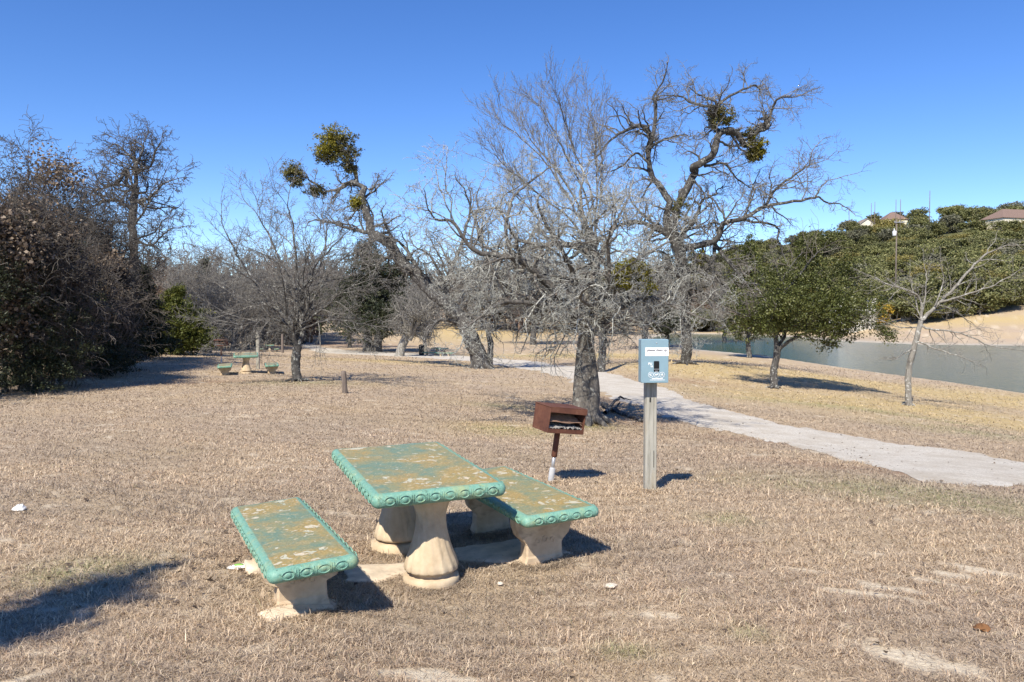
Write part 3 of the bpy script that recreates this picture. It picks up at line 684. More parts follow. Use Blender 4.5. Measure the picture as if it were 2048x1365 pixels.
def crumple(name, px, py, s_, mat, label, cat, hgt=.5, seed=1):
    g = gp(px, py); rnd = random.Random(seed); mb = MB(); V = []; n_ = 9; k_ = 5
    for i_ in range(k_):
        ph = math.pi / 2 * i_ / (k_ - 1)
        for q in range(n_): a_ = 2 * math.pi * q / n_; rr_ = s_ * math.cos(ph) * rnd.uniform(.7, 1.25) + .002; V.append((rr_ * math.cos(a_), rr_ * math.sin(a_) * .8, s_ * hgt * math.sin(ph) * rnd.uniform(.8, 1.2) - .01 + .012))
    mb.add(V, [(i_ * n_ + q, i_ * n_ + (q + 1) % n_, (i_ + 1) * n_ + (q + 1) % n_, (i_ + 1) * n_ + q) for i_ in range(k_ - 1) for q in range(n_)]); return tag(mb.build(name, mat, None, g + Vector((0, 0, .01))), label, cat)
M['paper'] = simple_mat('white_paper', (.75, .74, .7), .7, .08, 12, .2); M['stone'] = simple_mat('limestone', (.58, .5, .4), .9, .2, 12, .5)
crumple('paper_scrap', 40, 1022, .055, M['paper'], 'crumpled white paper scrap lying in the grass at far left', 'litter', .8, 3)
w = crumple('wrapper', 478, 1138, .07, M['paper'], 'flattened white and green wrapper left of the near bench', 'litter', .25, 5)
M['lime'] = simple_mat('lime_print', (.22, .45, .09), .6, .2, 12, .1); mb = MB(); mb.lathe([(.035, .008), (.033, .021), (.01, .024)], 9, Matrix.Scale(.7, 4, Vector((0, 1, 0)))); mb.build('green_print', M['lime'], w)
crumple('stone', 1222, 1177, .05, M['stone'], 'flat pale stone in the grass in front of the right bench', 'stone', .4, 8)
crumple('stone', 1000, 1172, .022, M['stone'], 'tiny pale stone right of the front pedestal', 'stone', .7, 9)
M['dleaf'] = simple_mat('brown_leaf', (.17, .08, .03), .7, .3, 9, .2)
crumple('dead_leaf', 1963, 1262, .05, M['dleaf'], 'large curled brown dead leaf in the grass at lower right', 'leaf', .6, 14)

# ------------------------------------------------------------------ trees
def rv(): return Vector((random.gauss(0, 1), random.gauss(0, 1), random.gauss(0, 1)))
def turned(d, ang):
    "d turned by ang about a random side axis"
    a = d.cross(rv())
    if a.length < 1e-4: a = d.cross(Vector((1, 0, .3)))
    return Matrix.Rotation(ang, 3, a.normalized()) @ d
class Wood:
    def __init__(s): s.lim = []; s.tw = []; s.tips = []
def grow(W, p, d, L, r, lvl, S):
    n = S['segs'][min(lvl, len(S['segs']) - 1)]; wig = S['wig'][min(lvl, len(S['wig']) - 1)]; trop = S['trop'][min(lvl, len(S['trop']) - 1)]
    pts = [p]; dirs = [d]; st = L / n
    for i_ in range(n):
        d = d + rv() * wig; d.z += trop; d.normalize(); p = p + d * st * random.uniform(.8, 1.2); pts.append(p); dirs.append(d)
    endr = .45 if lvl < S['max'] else .5
    rad = [max(r * (1 - (1 - endr) * i_ / n), S['rmin']) for i_ in range(n + 1)]
    (W.lim if r > S.get('split', .02) else W.tw).append((pts, rad))
    if lvl >= S['max']: W.tips.append(p); return
    k = S['kids'][min(lvl, len(S['kids']) - 1)]; k = int(k + random.random()); lr = S['ratio'][min(lvl, len(S['ratio']) - 1)]; an = S['ang'][min(lvl, len(S['ang']) - 1)]
    for i_ in range(k):
        t = S.get('t0', .18) + (1 - S.get('t0', .18)) * (i_ + random.random()) / k; q = t * n; j_ = min(int(q), n - 1); f_ = q - j_
        pp = pts[j_].lerp(pts[j_ + 1], f_); dd = turned(dirs[j_ + 1], math.radians(an * random.uniform(.55, 1.25)))
        grow(W, pp, dd, L * lr * random.uniform(.6, 1.15) * (1.15 - .4 * t), rad[j_] * S.get('rr', .6), lvl + 1, S)
    grow(W, pts[-1], turned(dirs[-1], .25), L * lr * .8, rad[-1] * .95, lvl + 1, S)
def catmull(pts, k=5):
    o = []; n_ = len(pts)
    for i_ in range(n_ - 1):
        p0 = pts[max(i_ - 1, 0)]; p1 = pts[i_]; p2 = pts[i_ + 1]; p3 = pts[min(i_ + 2, n_ - 1)]
        for q in range(k):
            t = q / k; o.append(.5 * ((2 * p1) + (p2 - p0) * t + (2 * p0 - 5 * p1 + 4 * p2 - p3) * t * t + (3 * p1 - p0 - 3 * p2 + p3) * t ** 3))
    o.append(pts[-1]); return o
def limb(W, pts, r0, r1, S, kids, L, wob=.03, t0=.1, lvl=1, tip=True, power=1.0, ang=None, bias=None):
    m_ = len(pts); pts = catmull([Vector(p) + (rv() * wob * 1.3 if 0 < i_ < m_ - 1 else Vector()) for i_, p in enumerate(pts)]); n_ = len(pts); st_ = sum((pts[i_ + 1] - pts[i_]).length for i_ in range(n_ - 1)) / n_
    pts = [p + (rv() * min(wob, .09 * st_) if 0 < i_ else Vector()) for i_, p in enumerate(pts)]
    rad = [r0 + (r1 - r0) * (i_ / (n_ - 1)) ** power for i_ in range(n_)]; rad = [q * random.uniform(.95, 1.06) for q in rad]
    W.lim.append((pts, rad))
    for i_ in range(kids):
        t = t0 + (1 - t0) * (i_ + random.random()) / kids; j_ = min(int(t * (n_ - 1)), n_ - 2); d = (pts[j_ + 1] - pts[j_]).normalized()
        dd = turned(d, math.radians((ang or 60) * random.uniform(.6, 1.3)))
        if bias is not None: dd = (dd + Vector(bias)).normalized()
        grow(W, pts[j_], dd, L * random.uniform(.5, 1.2), min(rad[j_] * .55, S.get('r1', .06)), lvl, S)
    if tip: grow(W, pts[-1], (pts[-1] - pts[-2]).normalized(), L * .8, rad[-1], lvl, S)
    return pts
def tubes(items, thick):
    groups = {}
    for pts, rad in items:
        sd = (10 if rad[0] > .1 else 7 if rad[0] > .04 else 5) if thick else (4 if rad[0] > .012 else 3)
        groups.setdefault((len(pts), sd), []).append((pts, rad))
    Vs = []; Qs = []; base = 0
    for (n_, sd), L_ in groups.items():
        Pn = np.array([[tuple(p) for p in pts] for pts, _ in L_]); Rn = np.array([r for _, r in L_]); B = len(L_)
        T = np.gradient(Pn, axis=1); T /= np.linalg.norm(T, axis=2, keepdims=True) + 1e-9
        ref = np.where(np.abs(T.mean(1)[:, 2:3]) > .8, np.array([[1., .1, 0]]), np.array([[0, 0, 1.]]))[:, None, :]
        A = np.cross(T, np.broadcast_to(ref, T.shape)); A /= np.linalg.norm(A, axis=2, keepdims=True) + 1e-9
        for q in range(1, n_):
            a_ = A[:, q - 1] - T[:, q] * (A[:, q - 1] * T[:, q]).sum(1, keepdims=True); A[:, q] = a_ / (np.linalg.norm(a_, axis=1, keepdims=True) + 1e-9)
        C = np.cross(T, A)
        w = np.arange(sd) / sd * 2 * np.pi
        R3 = Rn[:, :, None, None]
        if thick and sd >= 10:
            R3 = R3 * (1 + .09 * np.sin(w[None, None, :, None] * 3 + Pn[:, :, None, 2:3] * 2.3) + .05 * np.sin(w[None, None, :, None] * 5 - Pn[:, :, None, 2:3] * 5))
        ring = Pn[:, :, None, :] + R3 * (A[:, :, None, :] * np.cos(w)[None, None, :, None] + C[:, :, None, :] * np.sin(w)[None, None, :, None])
        Vs.append(ring.reshape(-1, 3))
        bi = (np.arange(B) * n_ * sd)[:, None, None]; ii = (np.arange(n_ - 1) * sd)[None, :, None]; kk = np.arange(sd)[None, None, :]; k2 = (np.arange(sd) + 1)[None, None, :] % sd
        Qs.append(np.stack([bi + ii + kk, bi + ii + k2, bi + ii + sd + k2, bi + ii + sd + kk], -1).reshape(-1, 4) + base); base += B * n_ * sd
    return np.vstack(Vs), np.vstack(Qs)
def leaves(C, size, var=.4, aspect=.55, up=.25, lop=None):
    "one diamond leaf per centre"
    C = np.asarray(C, float); n_ = len(C); Nn = RNG.normal(size=(n_, 3)); Nn[:, 2] = np.abs(Nn[:, 2]) + up; Nn /= np.linalg.norm(Nn, axis=1)[:, None]
    A = np.cross(Nn, RNG.normal(size=(n_, 3))); A /= np.linalg.norm(A, axis=1)[:, None]; B = np.cross(Nn, A)
    s_ = (size * (1 + var * RNG.uniform(-1, 1, n_)))[:, None]
    V = np.stack([C - A * s_, C + B * s_ * aspect + Nn * s_ * .15, C + A * s_, C - B * s_ * aspect + Nn * s_ * .15], 1).reshape(-1, 3)
    return V, np.arange(n_ * 4).reshape(-1, 4)
def leaf_obj(name, C, size, mat, parent, base, rnd=None, **k):
    V, Q = leaves(C, size, **k); rnd = RNG.uniform(0, 1, len(C)) if rnd is None else rnd
    return link(name, fast_mesh(name, V - np.array(base), Q, mat, False, {'rnd': ('FACE', 'FLOAT', rnd)}), parent)
def cloud(blobs, dens=1.0, clump=.22, per=26, shell=.45):
    "leaf positions: clumps spread through ellipsoids (cx,cy,cz,rx,ry,rz,number of clumps)"
    out = []; rn = []
    for cx, cy, cz, rx, ry, rz, n_ in blobs:
        n_ = max(3, int(n_ * dens)); d = RNG.normal(size=(n_, 3)); d /= np.linalg.norm(d, axis=1)[:, None]; r_ = RNG.uniform(0, 1, n_) ** shell
        lump = 1 + .22 * np.sin(d[:, 0] * 5 + cx * 3) * np.sin(d[:, 2] * 6 + cz) + .12 * np.sin(d[:, 1] * 9)
        cc = np.array([cx, cy, cz]) + d * (r_ * lump)[:, None] * np.array([rx, ry, rz]); k_ = RNG.integers(per // 2, per * 3 // 2, n_)
        idx = np.repeat(np.arange(n_), k_); s_ = clump * RNG.uniform(.6, 1.4, n_)
        out.append(cc[idx] + RNG.normal(size=(len(idx), 3)) * (s_[idx] * .5)[:, None] * np.array([1, 1, .7])); rn.append(np.clip(RNG.uniform(0, 1, n_)[idx] * .6 + RNG.uniform(0, .4, len(idx)), 0, 1))
    return np.vstack(out), np.concatenate(rn)
def tree(name, base, W, mt, mtw, label, cat='tree', group=None, flare=0):
    base = Vector(base); root = empty(name, base, (0, 0, 0), label, cat, group); b_ = np.array(base)
    if W.lim: V, Q = tubes(W.lim, True); link('trunk', fast_mesh('trunk', V - b_, Q, mt, True), root)
    if W.tw: V, Q = tubes(W.tw, False); link('crown', fast_mesh('crown', V - b_, Q, mtw, False), root)
    return root
def fl(*a, D, dd=None):
    "traced limb: pixel corners at depth D with depth offsets spread along it"
    n_ = len(a); dd = dd or 0
    return [P(x, y, D + (dd * (i_ / (n_ - 1)) if not isinstance(dd, (list, tuple)) else dd[i_])) for i_, (x, y) in enumerate(a)]
def roots(W, b, r, n_=6, L=.8):
    for k in range(n_):
        a = 2 * math.pi * (k + random.random() * .6) / n_; d = Vector((math.cos(a), math.sin(a), 0)); l = L * random.uniform(.6, 1.3)
        pts = [b + Vector((0, 0, r * 1.6)) + d * r * .35, b + d * r * .9 + Vector((0, 0, r * .55)), b + d * (r + l * .5) + Vector((0, 0, .04)), b + d * (r + l) + Vector((0, 0, -.12))]
        W.lim.append((catmull(pts, 3), list(np.linspace(r * .5, r * .1, 10))))

# --- 1 main lichen oak
S1 = dict(segs=[6, 6, 5, 4, 3], wig=[.25, .34, .38, .4, .35], trop=[0, .03, .0, -.01, -.01], kids=[4, 4.6, 4.0, 3.0], ratio=[.6, .6, .58, .58], ang=[60, 58, 58, 55], max=4, rmin=.0032, split=.018, rr=.6, r1=.05)
b = gp(1172, 846); D = b.y * CP + (EYE - b.z) * SP; W = Wood(); print('oak D', D)
tr = limb(W, [b + Vector((0, 0, -.2)), P(1170, 815, D), P(1167, 760, D), P(1172, 700, D), P(1172, 640, D)], .225, .155, S1, 0, 1, .012, tip=False)
W.lim.append((catmull([b + Vector((.06, -.12, -.1)), P(1186, 800, D - .1), P(1183, 740, D - .05), P(1176, 670, D)]), list(np.linspace(.155, .10, 16))))
W.lim.append((catmull([b + Vector((-.14, 0, -.1)), P(1157, 800, D), P(1160, 740, D), P(1168, 660, D)]), list(np.linspace(.16, .10, 16))))
roots(W, b, .27, 7, .4)
LB = [((1182, 610), (1215, 590), (1245, 575), (1268, 560), -1.1, .05, .02, 4, .5), ((1168, 650), (1140, 612), (1106, 574), (1071, 540), (1026, 514), (991, 508), (940, 500), (906, 452), (871, 437), -1.5, .12, .02, 15, 1.3),
      ((1026, 514), (1014, 450), (1031, 400), (1060, 360), (1100, 335), .6, .05, .015, 9, 1.1),
      ((1172, 640), (1182, 590), (1187, 535), (1165, 500), (1120, 488), (1077, 494), (1040, 470), (1000, 420), 1.0, .135, .02, 11, 1.2),
      ((1187, 540), (1190, 490), (1168, 440), (1158, 395), (1170, 350), .8, .08, .015, 11, 1.1),
      ((1187, 540), (1215, 480), (1240, 430), (1260, 390), 1.5, .07, .015, 9, 1.1),
      ((1176, 640), (1190, 610), (1222, 578), (1256, 540), (1300, 505), (1350, 480), .8, .10, .016, 11, 1.1),
      ((1176, 655), (1210, 632), (1262, 604), (1310, 596), (1360, 618), (1410, 640), -1.2, .08, .012, 11, 1.0),
      ((1166, 655), (1140, 640), (1090, 618), (1048, 608), (991, 610), (951, 640), (925, 662), -2.0, .085, .015, 13, 1.0),
      ((1168, 650), (1120, 600), (1060, 590), (1000, 570), (950, 560), (900, 560), 1.8, .08, .015, 11, 1.1),
      ((1172, 640), (1165, 590), (1150, 540), (1120, 520), (1085, 440), (1075, 400), -2.2, .09, .015, 11, 1.1),
      ((1174, 640), (1200, 600), (1220, 560), (1215, 500), (1225, 450), -2.4, .08, .015, 10, 1.1),
      ((1174, 655), (1200, 650), (1240, 650), (1300, 640), (1345, 660), 2.0, .06, .012, 9, .9),
      ((1170, 650), (1180, 625), (1160, 600), (1180, 570), -2.6, .07, .012, 8, 1.0)]
for l in LB: limb(W, fl(*l[:-5], D=D, dd=l[-5]), l[-4] * .9, l[-3], S1, l[-2] + 2, l[-1] * .9, .035, t0=.16)
# drooping dead twigs around the fork
for k in range(34):
    q = P(1172 + random.uniform(-90, 110), random.uniform(585, 680), D + random.uniform(-1.4, 1.2)); grow(W, q, Vector((random.uniform(-1, 1), random.uniform(-.6, .6), random.uniform(-.9, .1))).normalized(), random.uniform(.5, 1.0), .018, 2, dict(S1, trop=[-.05]))
t1 = tree('oak_tree', b, W, M['bark_oak'], M['bark_lichen'], 'gnarled leafless oak crusted with pale lichen, behind the leaning grill', group='bare oaks in the park')
print('oak', len(W.lim), len(W.tw))
C, rn = cloud([(*P(1264, 545, D - 1.0), .36, .34, .30, 110), (*P(1287, 568, D - 1.0), .25, .25, .2, 44), (*P(1240, 556, D - 1.0), .22, .2, .2, 34)], 1, .1, 30); leaf_obj('mistletoe', C, .026, M['mistletoe'], t1, b, rn)
tips = [W.tips[k] for k in RNG.integers(0, len(W.tips), 900)]; leaf_obj('dead_leaves', np.array([tuple(t) for t in tips]), .02, M['dead_leaf'], t1, b)

# --- 2 tall fine bare tree behind it
S2 = dict(segs=[6, 6, 5, 4], wig=[.06, .09, .12, .15], trop=[.02, .05, .04, .02], kids=[5, 6.0, 5.2, 3.4], ratio=[.6, .55, .5, .5], ang=[35, 34, 36, 40], max=3, rmin=.0055, split=.03, rr=.55, r1=.05)
b = gp(1203, 745); D = b.y * CP + (EYE - b.z) * SP; W = Wood()
limb(W, [b - Vector((0, 0, .2)), P(1203, 660, D), P(1196, 560, D), P(1190, 480, D)], .2, .12, S2, 0, 1, .02, tip=False)
for l in [((1190, 500), (1150, 420), (1100, 340), (1040, 280), (1000, 245), 0), ((1190, 490), (1170, 390), (1130, 310), (1100, 240), (1075, 205), 1), ((1190, 480), (1185, 390), (1150, 310), (1130, 240), (1120, 205), -1.5),
          ((1190, 480), (1195, 390), (1190, 310), (1185, 250), (1175, 215), 1), ((1190, 500), (1130, 430), (1060, 370), (1010, 330), (990, 310), -2), ((1190, 470), (1205, 390), (1205, 320), (1195, 270), 2), ((1190, 520), (1110, 470), (1040, 400), (1000, 370), 2), ((1170, 440), (1120, 350), (1070, 290), (1040, 240), 3)]:
    limb(W, fl(*l[:-1], D=D, dd=l[-1]), .06, .016, S2, 15, 1.75, .03, t0=.3, ang=34, bias=(0, 0, .35))
tree('bare_tree', b, W, M['bark_dark'], M['twig_grey'], 'tall slender bare tree with upright twigs rising behind the lichen oak')

# --- 3 big gnarly post oak
S3 = dict(segs=[6, 6, 5, 4], wig=[.25, .3, .33, .33], trop=[0, .02, .0, 0], kids=[5, 6.2, 5.2, 3.4], ratio=[.55, .55, .52, .5], ang=[58, 56, 55, 52], max=3, rmin=.007, split=.04, rr=.55, r1=.07)
b = gp(1371, 728); D = b.y * CP + (EYE - b.z) * SP; W = Wood(); k_ = D / F
limb(W, [b - Vector((0, 0, .3)), P(1372, 700, D), P(1369, 640, D), P(1372, 583, D), P(1362, 520, D), P(1346, 470, D)], 10 * k_, 12 * k_, S3, 8, 2, .05, tip=False, t0=.5)
roots(W, b, 9 * k_, 6, .6)
LB = [((1350, 490), (1336, 440), (1325, 408), (1316, 381), (1299, 346), (1296, 311), (1307, 285), (1304, 254), (1312, 210), (1312, 195), (1320, 172), 1, 10, 2, 14, 1.6),
      ((1304, 290), (1285, 267), (1259, 260), (1224, 285), (1190, 318), -1, 5.5, 1.5, 9, 1.9), ((1299, 330), (1270, 320), (1245, 335), (1215, 345), 1, 3.5, 1.2, 8, 1.6), ((1304, 290), (1340, 262), (1375, 270), 2, 4, 1.2, 7, 1.7),
      ((1352, 490), (1345, 440), (1356, 395), (1382, 352), (1409, 333), (1422, 302), (1430, 276), (1452, 267), (1488, 271), (1514, 263), 0, 11, 6, 9, 2.),
      ((1514, 263), (1530, 250), (1540, 225), (1560, 208), (1585, 195), 0, 5, 1.5, 9, 1.7), ((1452, 267), (1465, 285), (1479, 298), 0, 5, 2, 3, .8), ((1440, 270), (1432, 240), (1424, 215), (1410, 195), -1, 6, 2, 10, 1.5),
      ((1424, 215), (1390, 200), (1360, 205), (1330, 190), 2, 4, 1.3, 8, 1.6), ((1424, 215), (1455, 200), (1490, 195), (1520, 180), 3, 4, 1.3, 8, 1.7),
      ((1409, 333), (1440, 340), (1462, 360), (1500, 375), 1, 4, 1.3, 9, 1.8), ((1356, 500), (1395, 488), (1426, 478), (1450, 443), (1490, 434), (1532, 408), (1598, 412), (1640, 395), -2, 9, 2, 15, 2.2),
      ((1532, 410), (1560, 380), (1600, 350), (1620, 330), 0, 4, 1.5, 9, 2), ((1490, 434), (1500, 400), (1510, 360), 1, 3, 1.2, 7, 1.8), ((1430, 478), (1428, 505), (1426, 545), (1428, 580), -1.5, 6, 1.5, 6, .9),
      ((1430, 490), (1448, 520), (1488, 544), (1512, 592), -2, 5, 1.2, 8, 1.2), ((1480, 440), (1530, 450), (1555, 470), (1570, 520), -1, 3.5, 1.2, 7, 1.2), ((1350, 480), (1310, 450), (1270, 440), (1240, 470), (1220, 520), -1, 7, 2, 12, 1.9),
      ((1365, 560), (1330, 540), (1290, 560), (1250, 600), -2, 5, 1.5, 10, 1.7), ((1368, 600), (1410, 590), (1440, 620), (1470, 640), -2, 5, 1.5, 10, 1.6), ((1362, 540), (1400, 540), (1440, 560), (1480, 600), 2, 5, 1.5, 10, 1.8), ((1350, 480), (1380, 440), (1400, 400), (1430, 390), 2, 6, 2, 9, 1.8), ((1345, 470), (1300, 420), (1260, 400), 2, 5, 1.5, 9, 1.8)]
for l in LB: limb(W, fl(*l[:-5], D=D, dd=l[-5]), l[-4] * k_ * .78, l[-3] * k_ * .9, S3, l[-2] + 2, l[-1] * .95, .17, t0=.1)
for k in range(30):
    q = P(random.uniform(1320, 1440), random.uniform(430, 560), D + random.uniform(-1.5, 1.5)); grow(W, q, rv().normalized(), random.uniform(.8, 1.8), .04, 1, S3)
t3 = tree('oak_tree', b, W, M['bark_black'], M['twig_grey'], 'huge leafless oak with broken black limbs, the tallest tree, behind the blue dispenser', group='bare oaks in the park'); print('gnarly', len(W.lim), len(W.tw), D)
for (px, py, r, mt, n_) in ((1514, 296, 19, 'mistletoe', 60), (1508, 308, 14, 'mistletoe_dull', 40), (1444, 236, 26, 'mistletoe_dull', 70), (1428, 225, 14, 'mistletoe_dull', 25), (1497, 268, 12, 'mistletoe_dull', 20), (1395, 515, 14, 'mistletoe', 30), (1360, 410, 22, 'mistletoe_dull', 26)):
    c_ = P(px, py, D); C, rn = cloud([(*c_, r * k_ * 1.15, r * k_ * 1.1, r * k_ * 1.15, int(n_ * 1.3))], 1, .2, 26); leaf_obj('mistletoe', C, .055, M[mt], t3, b, rn)

# --- 4 leaning oak
b = gp(960, 738); D = b.y * CP + (EYE - b.z) * SP; W = Wood(); k_ = D / F; S4 = dict(S3, rmin=.007)
limb(W, [b - Vector((0, 0, .3)), P(956, 712, D), P(944, 685, D), P(925, 650, D), P(900, 612, D), P(868, 588, D), P(831, 548, D), P(802, 523, D), P(774, 491, D), P(749, 466, D), P(737, 441, D), P(733, 405, D), P(728, 376, D)], 18 * k_, 6 * k_, S4, 12, 1.8, .06, tip=False, t0=.35)
roots(W, b, 15 * k_, 6, .6)
limb(W, [b + Vector((.55, .3, -.3)), P(981, 700, D + .3), P(976, 640, D + .3), P(985, 560, D + .3), P(960, 480, D + .3), P(940, 410, D + .3)], 7 * k_, 2 * k_, S4, 20, 2.2, .05, t0=.3)
LB = [((728, 376), (704, 370), (680, 374), (650, 384), 0, 5, 2, 9, 1.2), ((715, 372), (706, 350), (696, 331), (690, 310), (681, 285), (675, 270), 0, 4.5, 2, 9, .9), ((650, 380), (625, 365), (605, 360), (590, 345), 0, 2.5, 1, 6, .8),
      ((741, 466), (708, 456), (667, 450), (630, 440), 1, 4.5, 1.5, 11, 1.4), ((749, 480), (715, 500), (680, 520), 1.5, 3.5, 1.2, 8, 1.4), ((831, 548), (790, 522), (751, 521), 0, 5, 2, 6, 1.1), ((802, 523), (795, 490), (775, 465), (768, 445), -.8, 5, 2, 8, 1.3),
      ((850, 570), (830, 530), (815, 500), (790, 480), 1, 6, 2, 7, 1.3), ((733, 405), (715, 420), (700, 440), 0, 3, 1, 7, 1), ((737, 380), (750, 372), (755, 360), 0, 3, 1, 6, .7), ((749, 470), (775, 460), (800, 450), 1, 3, 1, 7, 1.1),
      ((925, 650), (900, 640), (870, 650), (850, 680), -1, 5, 1.5, 9, 1.2), ((930, 655), (960, 600), (985, 560), (1010, 500), 1, 8, 2, 12, 2.), ((880, 600), (900, 540), (930, 480), (940, 420), 2, 6, 2, 12, 2.), ((940, 640), (1000, 620), (1040, 600), (1070, 560), 1, 6, 2, 12, 2), ((900, 610), (890, 560), (860, 520), (840, 500), -1.5, 4, 1.5, 10, 1.6),
      ((960, 600), (940, 560), (905, 530), (880, 490), 3, 4, 1.5, 10, 1.8), ((985, 560), (1030, 520), (1060, 480), (1080, 440), 3, 5, 1.5, 12, 2)]
for l in LB: limb(W, fl(*l[:-5], D=D, dd=l[-5]), l[-4] * k_ * .9, l[-3] * k_, S4, l[-2], l[-1] * .85, .07, t0=.1)
t4 = tree('oak_tree', b, W, M['bark_dark'], M['twig_grey'], 'old bare oak whose long trunk leans far left, with mistletoe balls on top', group='bare oaks in the park'); print('lean', len(W.lim), len(W.tw), D)
for (px, py, rx, ry, mt, n_) in ((668, 275, 26, 20, 'mistletoe', 75), (655, 300, 26, 16, 'mistletoe', 60), (690, 305, 24, 34, 'mistletoe_dull', 90), (650, 315, 20, 14, 'mistletoe_dull', 40), (586, 345, 19, 19, 'mistletoe_dull', 60), (592, 365, 12, 12, 'mistletoe_dull', 20), (714, 407, 14, 12, 'mistletoe', 40), (633, 382, 18, 11, 'mistletoe_dull', 36), (700, 340, 14, 20, 'mistletoe_dull', 22)):
    c_ = P(px, py, D); C, rn = cloud([(*c_, rx * k_ * 1.22, rx * k_ * 1.2, ry * k_ * 1.2, int(n_ * 1.5))], 1, .2, 26); leaf_obj('mistletoe', C, .05, M[mt], t4, b, rn)

# --- 5 small bare tree on the left
b = gp(596, 763); D = b.y * CP + (EYE - b.z) * SP; W = Wood(); k_ = D / F
S5 = dict(segs=[6, 6, 5, 4], wig=[.1, .12, .16, .2], trop=[.0, .015, .0, 0], kids=[5, 6.2, 5.0, 3.4], ratio=[.6, .52, .5, .5], ang=[42, 42, 45, 45], max=3, rmin=.004, split=.022, rr=.5, r1=.035)
limb(W, [b - Vector((0, 0, .2)), P(592, 740, D), P(592, 715, D), P(596, 690, D)], 9 * k_, 8.5 * k_, S5, 0, 1, .01, tip=False); roots(W, b, 8 * k_, 6, .35)
LB = [((594, 700), (583, 670), (575, 650), (550, 615), (515, 570), (480, 520), (455, 470), -.8, 5.5, 1, 13, 1.5), ((575, 650), (540, 640), (500, 650), (455, 650), -1.5, 2.5, .8, 12, 1.3), ((596, 695), (606, 660), (603, 620), (600, 580), (595, 520), (585, 450), (575, 410), .3, 5.5, 1, 15, 1.4),
      ((604, 650), (640, 620), (680, 590), (710, 570), -.8, 3, .8, 13, 1.3), ((602, 600), (630, 550), (650, 500), (655, 440), .8, 3, .8, 12, 1.3), ((600, 580), (570, 540), (540, 480), (510, 420), .5, 3.2, .8, 12, 1.4), ((606, 660), (650, 640), (700, 640), (740, 650), -1.2, 2.6, .8, 12, 1.2),
      ((604, 650), (590, 600), (560, 560), (520, 500), 1.2, 3, .8, 11, 1.3), ((600, 600), (620, 560), (640, 520), (700, 460), -1, 3, .8, 12, 1.4), ((580, 660), (545, 610), (490, 600), (440, 570), 1, 3, .8, 12, 1.3), ((604, 640), (625, 600), (670, 540), (705, 500), 1.4, 3, .8, 11, 1.3), ((590, 680), (560, 660), (510, 680), (470, 690), -1, 2, .7, 8, 1)]
for l in LB: limb(W, fl(*l[:-5], D=D, dd=l[-5]), l[-4] * k_, l[-3] * k_, S5, l[-2], l[-1] * .95, .025, t0=.15, ang=42)
tree('bare_tree', b, W, M['bark_dark'], M['twig_grey'], 'small forked bare tree right of the second picnic set, dark trunk'); print('small', len(W.tw), D)

# --- 6 live oak
b = gp(1548, 777); D = b.y * CP + (EYE - b.z) * SP; W = Wood(); k_ = D / F
S6 = dict(segs=[6, 5, 4, 4], wig=[.15, .2, .2, .2], trop=[.02, .02, .0, 0], kids=[4, 4, 3, 2], ratio=[.6, .55, .5, .5], ang=[50, 48, 48, 45], max=2, rmin=.007, split=.03, rr=.5, r1=.05)
limb(W, [b - Vector((0, 0, .2)), P(1549, 745, D), P(1552, 715, D), P(1556, 695, D)], 7.5 * k_, 6.5 * k_, S6, 0, 1, .01, tip=False); roots(W, b, 7 * k_, 5, .3)
LB = [((1553, 705), (1551, 670), (1553, 630), (1560, 580), (1590, 520), 0, 5, 1.5), ((1556, 700), (1580, 678), (1620, 660), (1660, 655), (1720, 640), -1, 4, 1), ((1556, 698), (1572, 665), (1600, 630), (1640, 580), .8, 4, 1), ((1551, 670), (1520, 645), (1490, 630), (1460, 620), -.6, 3, 1), ((1553, 640), (1600, 610), (1660, 590), (1710, 570), 1, 3, 1), ((1560, 600), (1610, 540), (1640, 500), -.8, 3, 1), ((1553, 630), (1525, 590), (1500, 560), 1, 3, 1)]
for l in LB: limb(W, fl(*l[:-3], D=D, dd=l[-3]), l[-2] * k_, l[-1] * k_, S6, 10, 1.3, .03, t0=.2)
t6 = tree('live_oak', b, W, M['bark_dark'], M['twig_brown'], 'green leafy live oak with forked trunk on the lawn before the lake'); bl = []
for (px, py, rx, ry, n_, dz) in ((1600, 560, 62, 42, 130, 0), (1660, 600, 70, 45, 150, 0), (1560, 620, 60, 38, 120, -.4), (1500, 640, 42, 34, 60, 0), (1620, 500, 42, 32, 75, .2), (1660, 480, 26, 18, 25, .2), (1690, 540, 40, 34, 60, .6), (1720, 630, 52, 36, 90, 0), (1770, 665, 26, 20, 24, 0), (1640, 655, 60, 30, 80, -.8), (1590, 600, 70, 40, 90, -1.4), (1680, 620, 55, 36, 80, -1.2), (1600, 600, 70, 45, 80, 1.4), (1475, 600, 26, 30, 20, .3),
                         (1680, 665, 50, 20, 42, 0), (1660, 690, 22, 12, 12, -.3), (1545, 655, 40, 18, 35, -.5), (1750, 600, 22, 26, 16, .4), (1540, 560, 40, 40, 45, .5), (1730, 575, 20, 20, 12, .2)):
    bl.append((*P(px, py, D + dz), rx * k_, rx * k_ * .9, ry * k_, n_))
C, rn = cloud(bl, 1.35, .26, 26, .5); leaf_obj('foliage', C, .048, M['oak_leaf'], t6, b, rn); print('liveoak leaves', len(C), D)

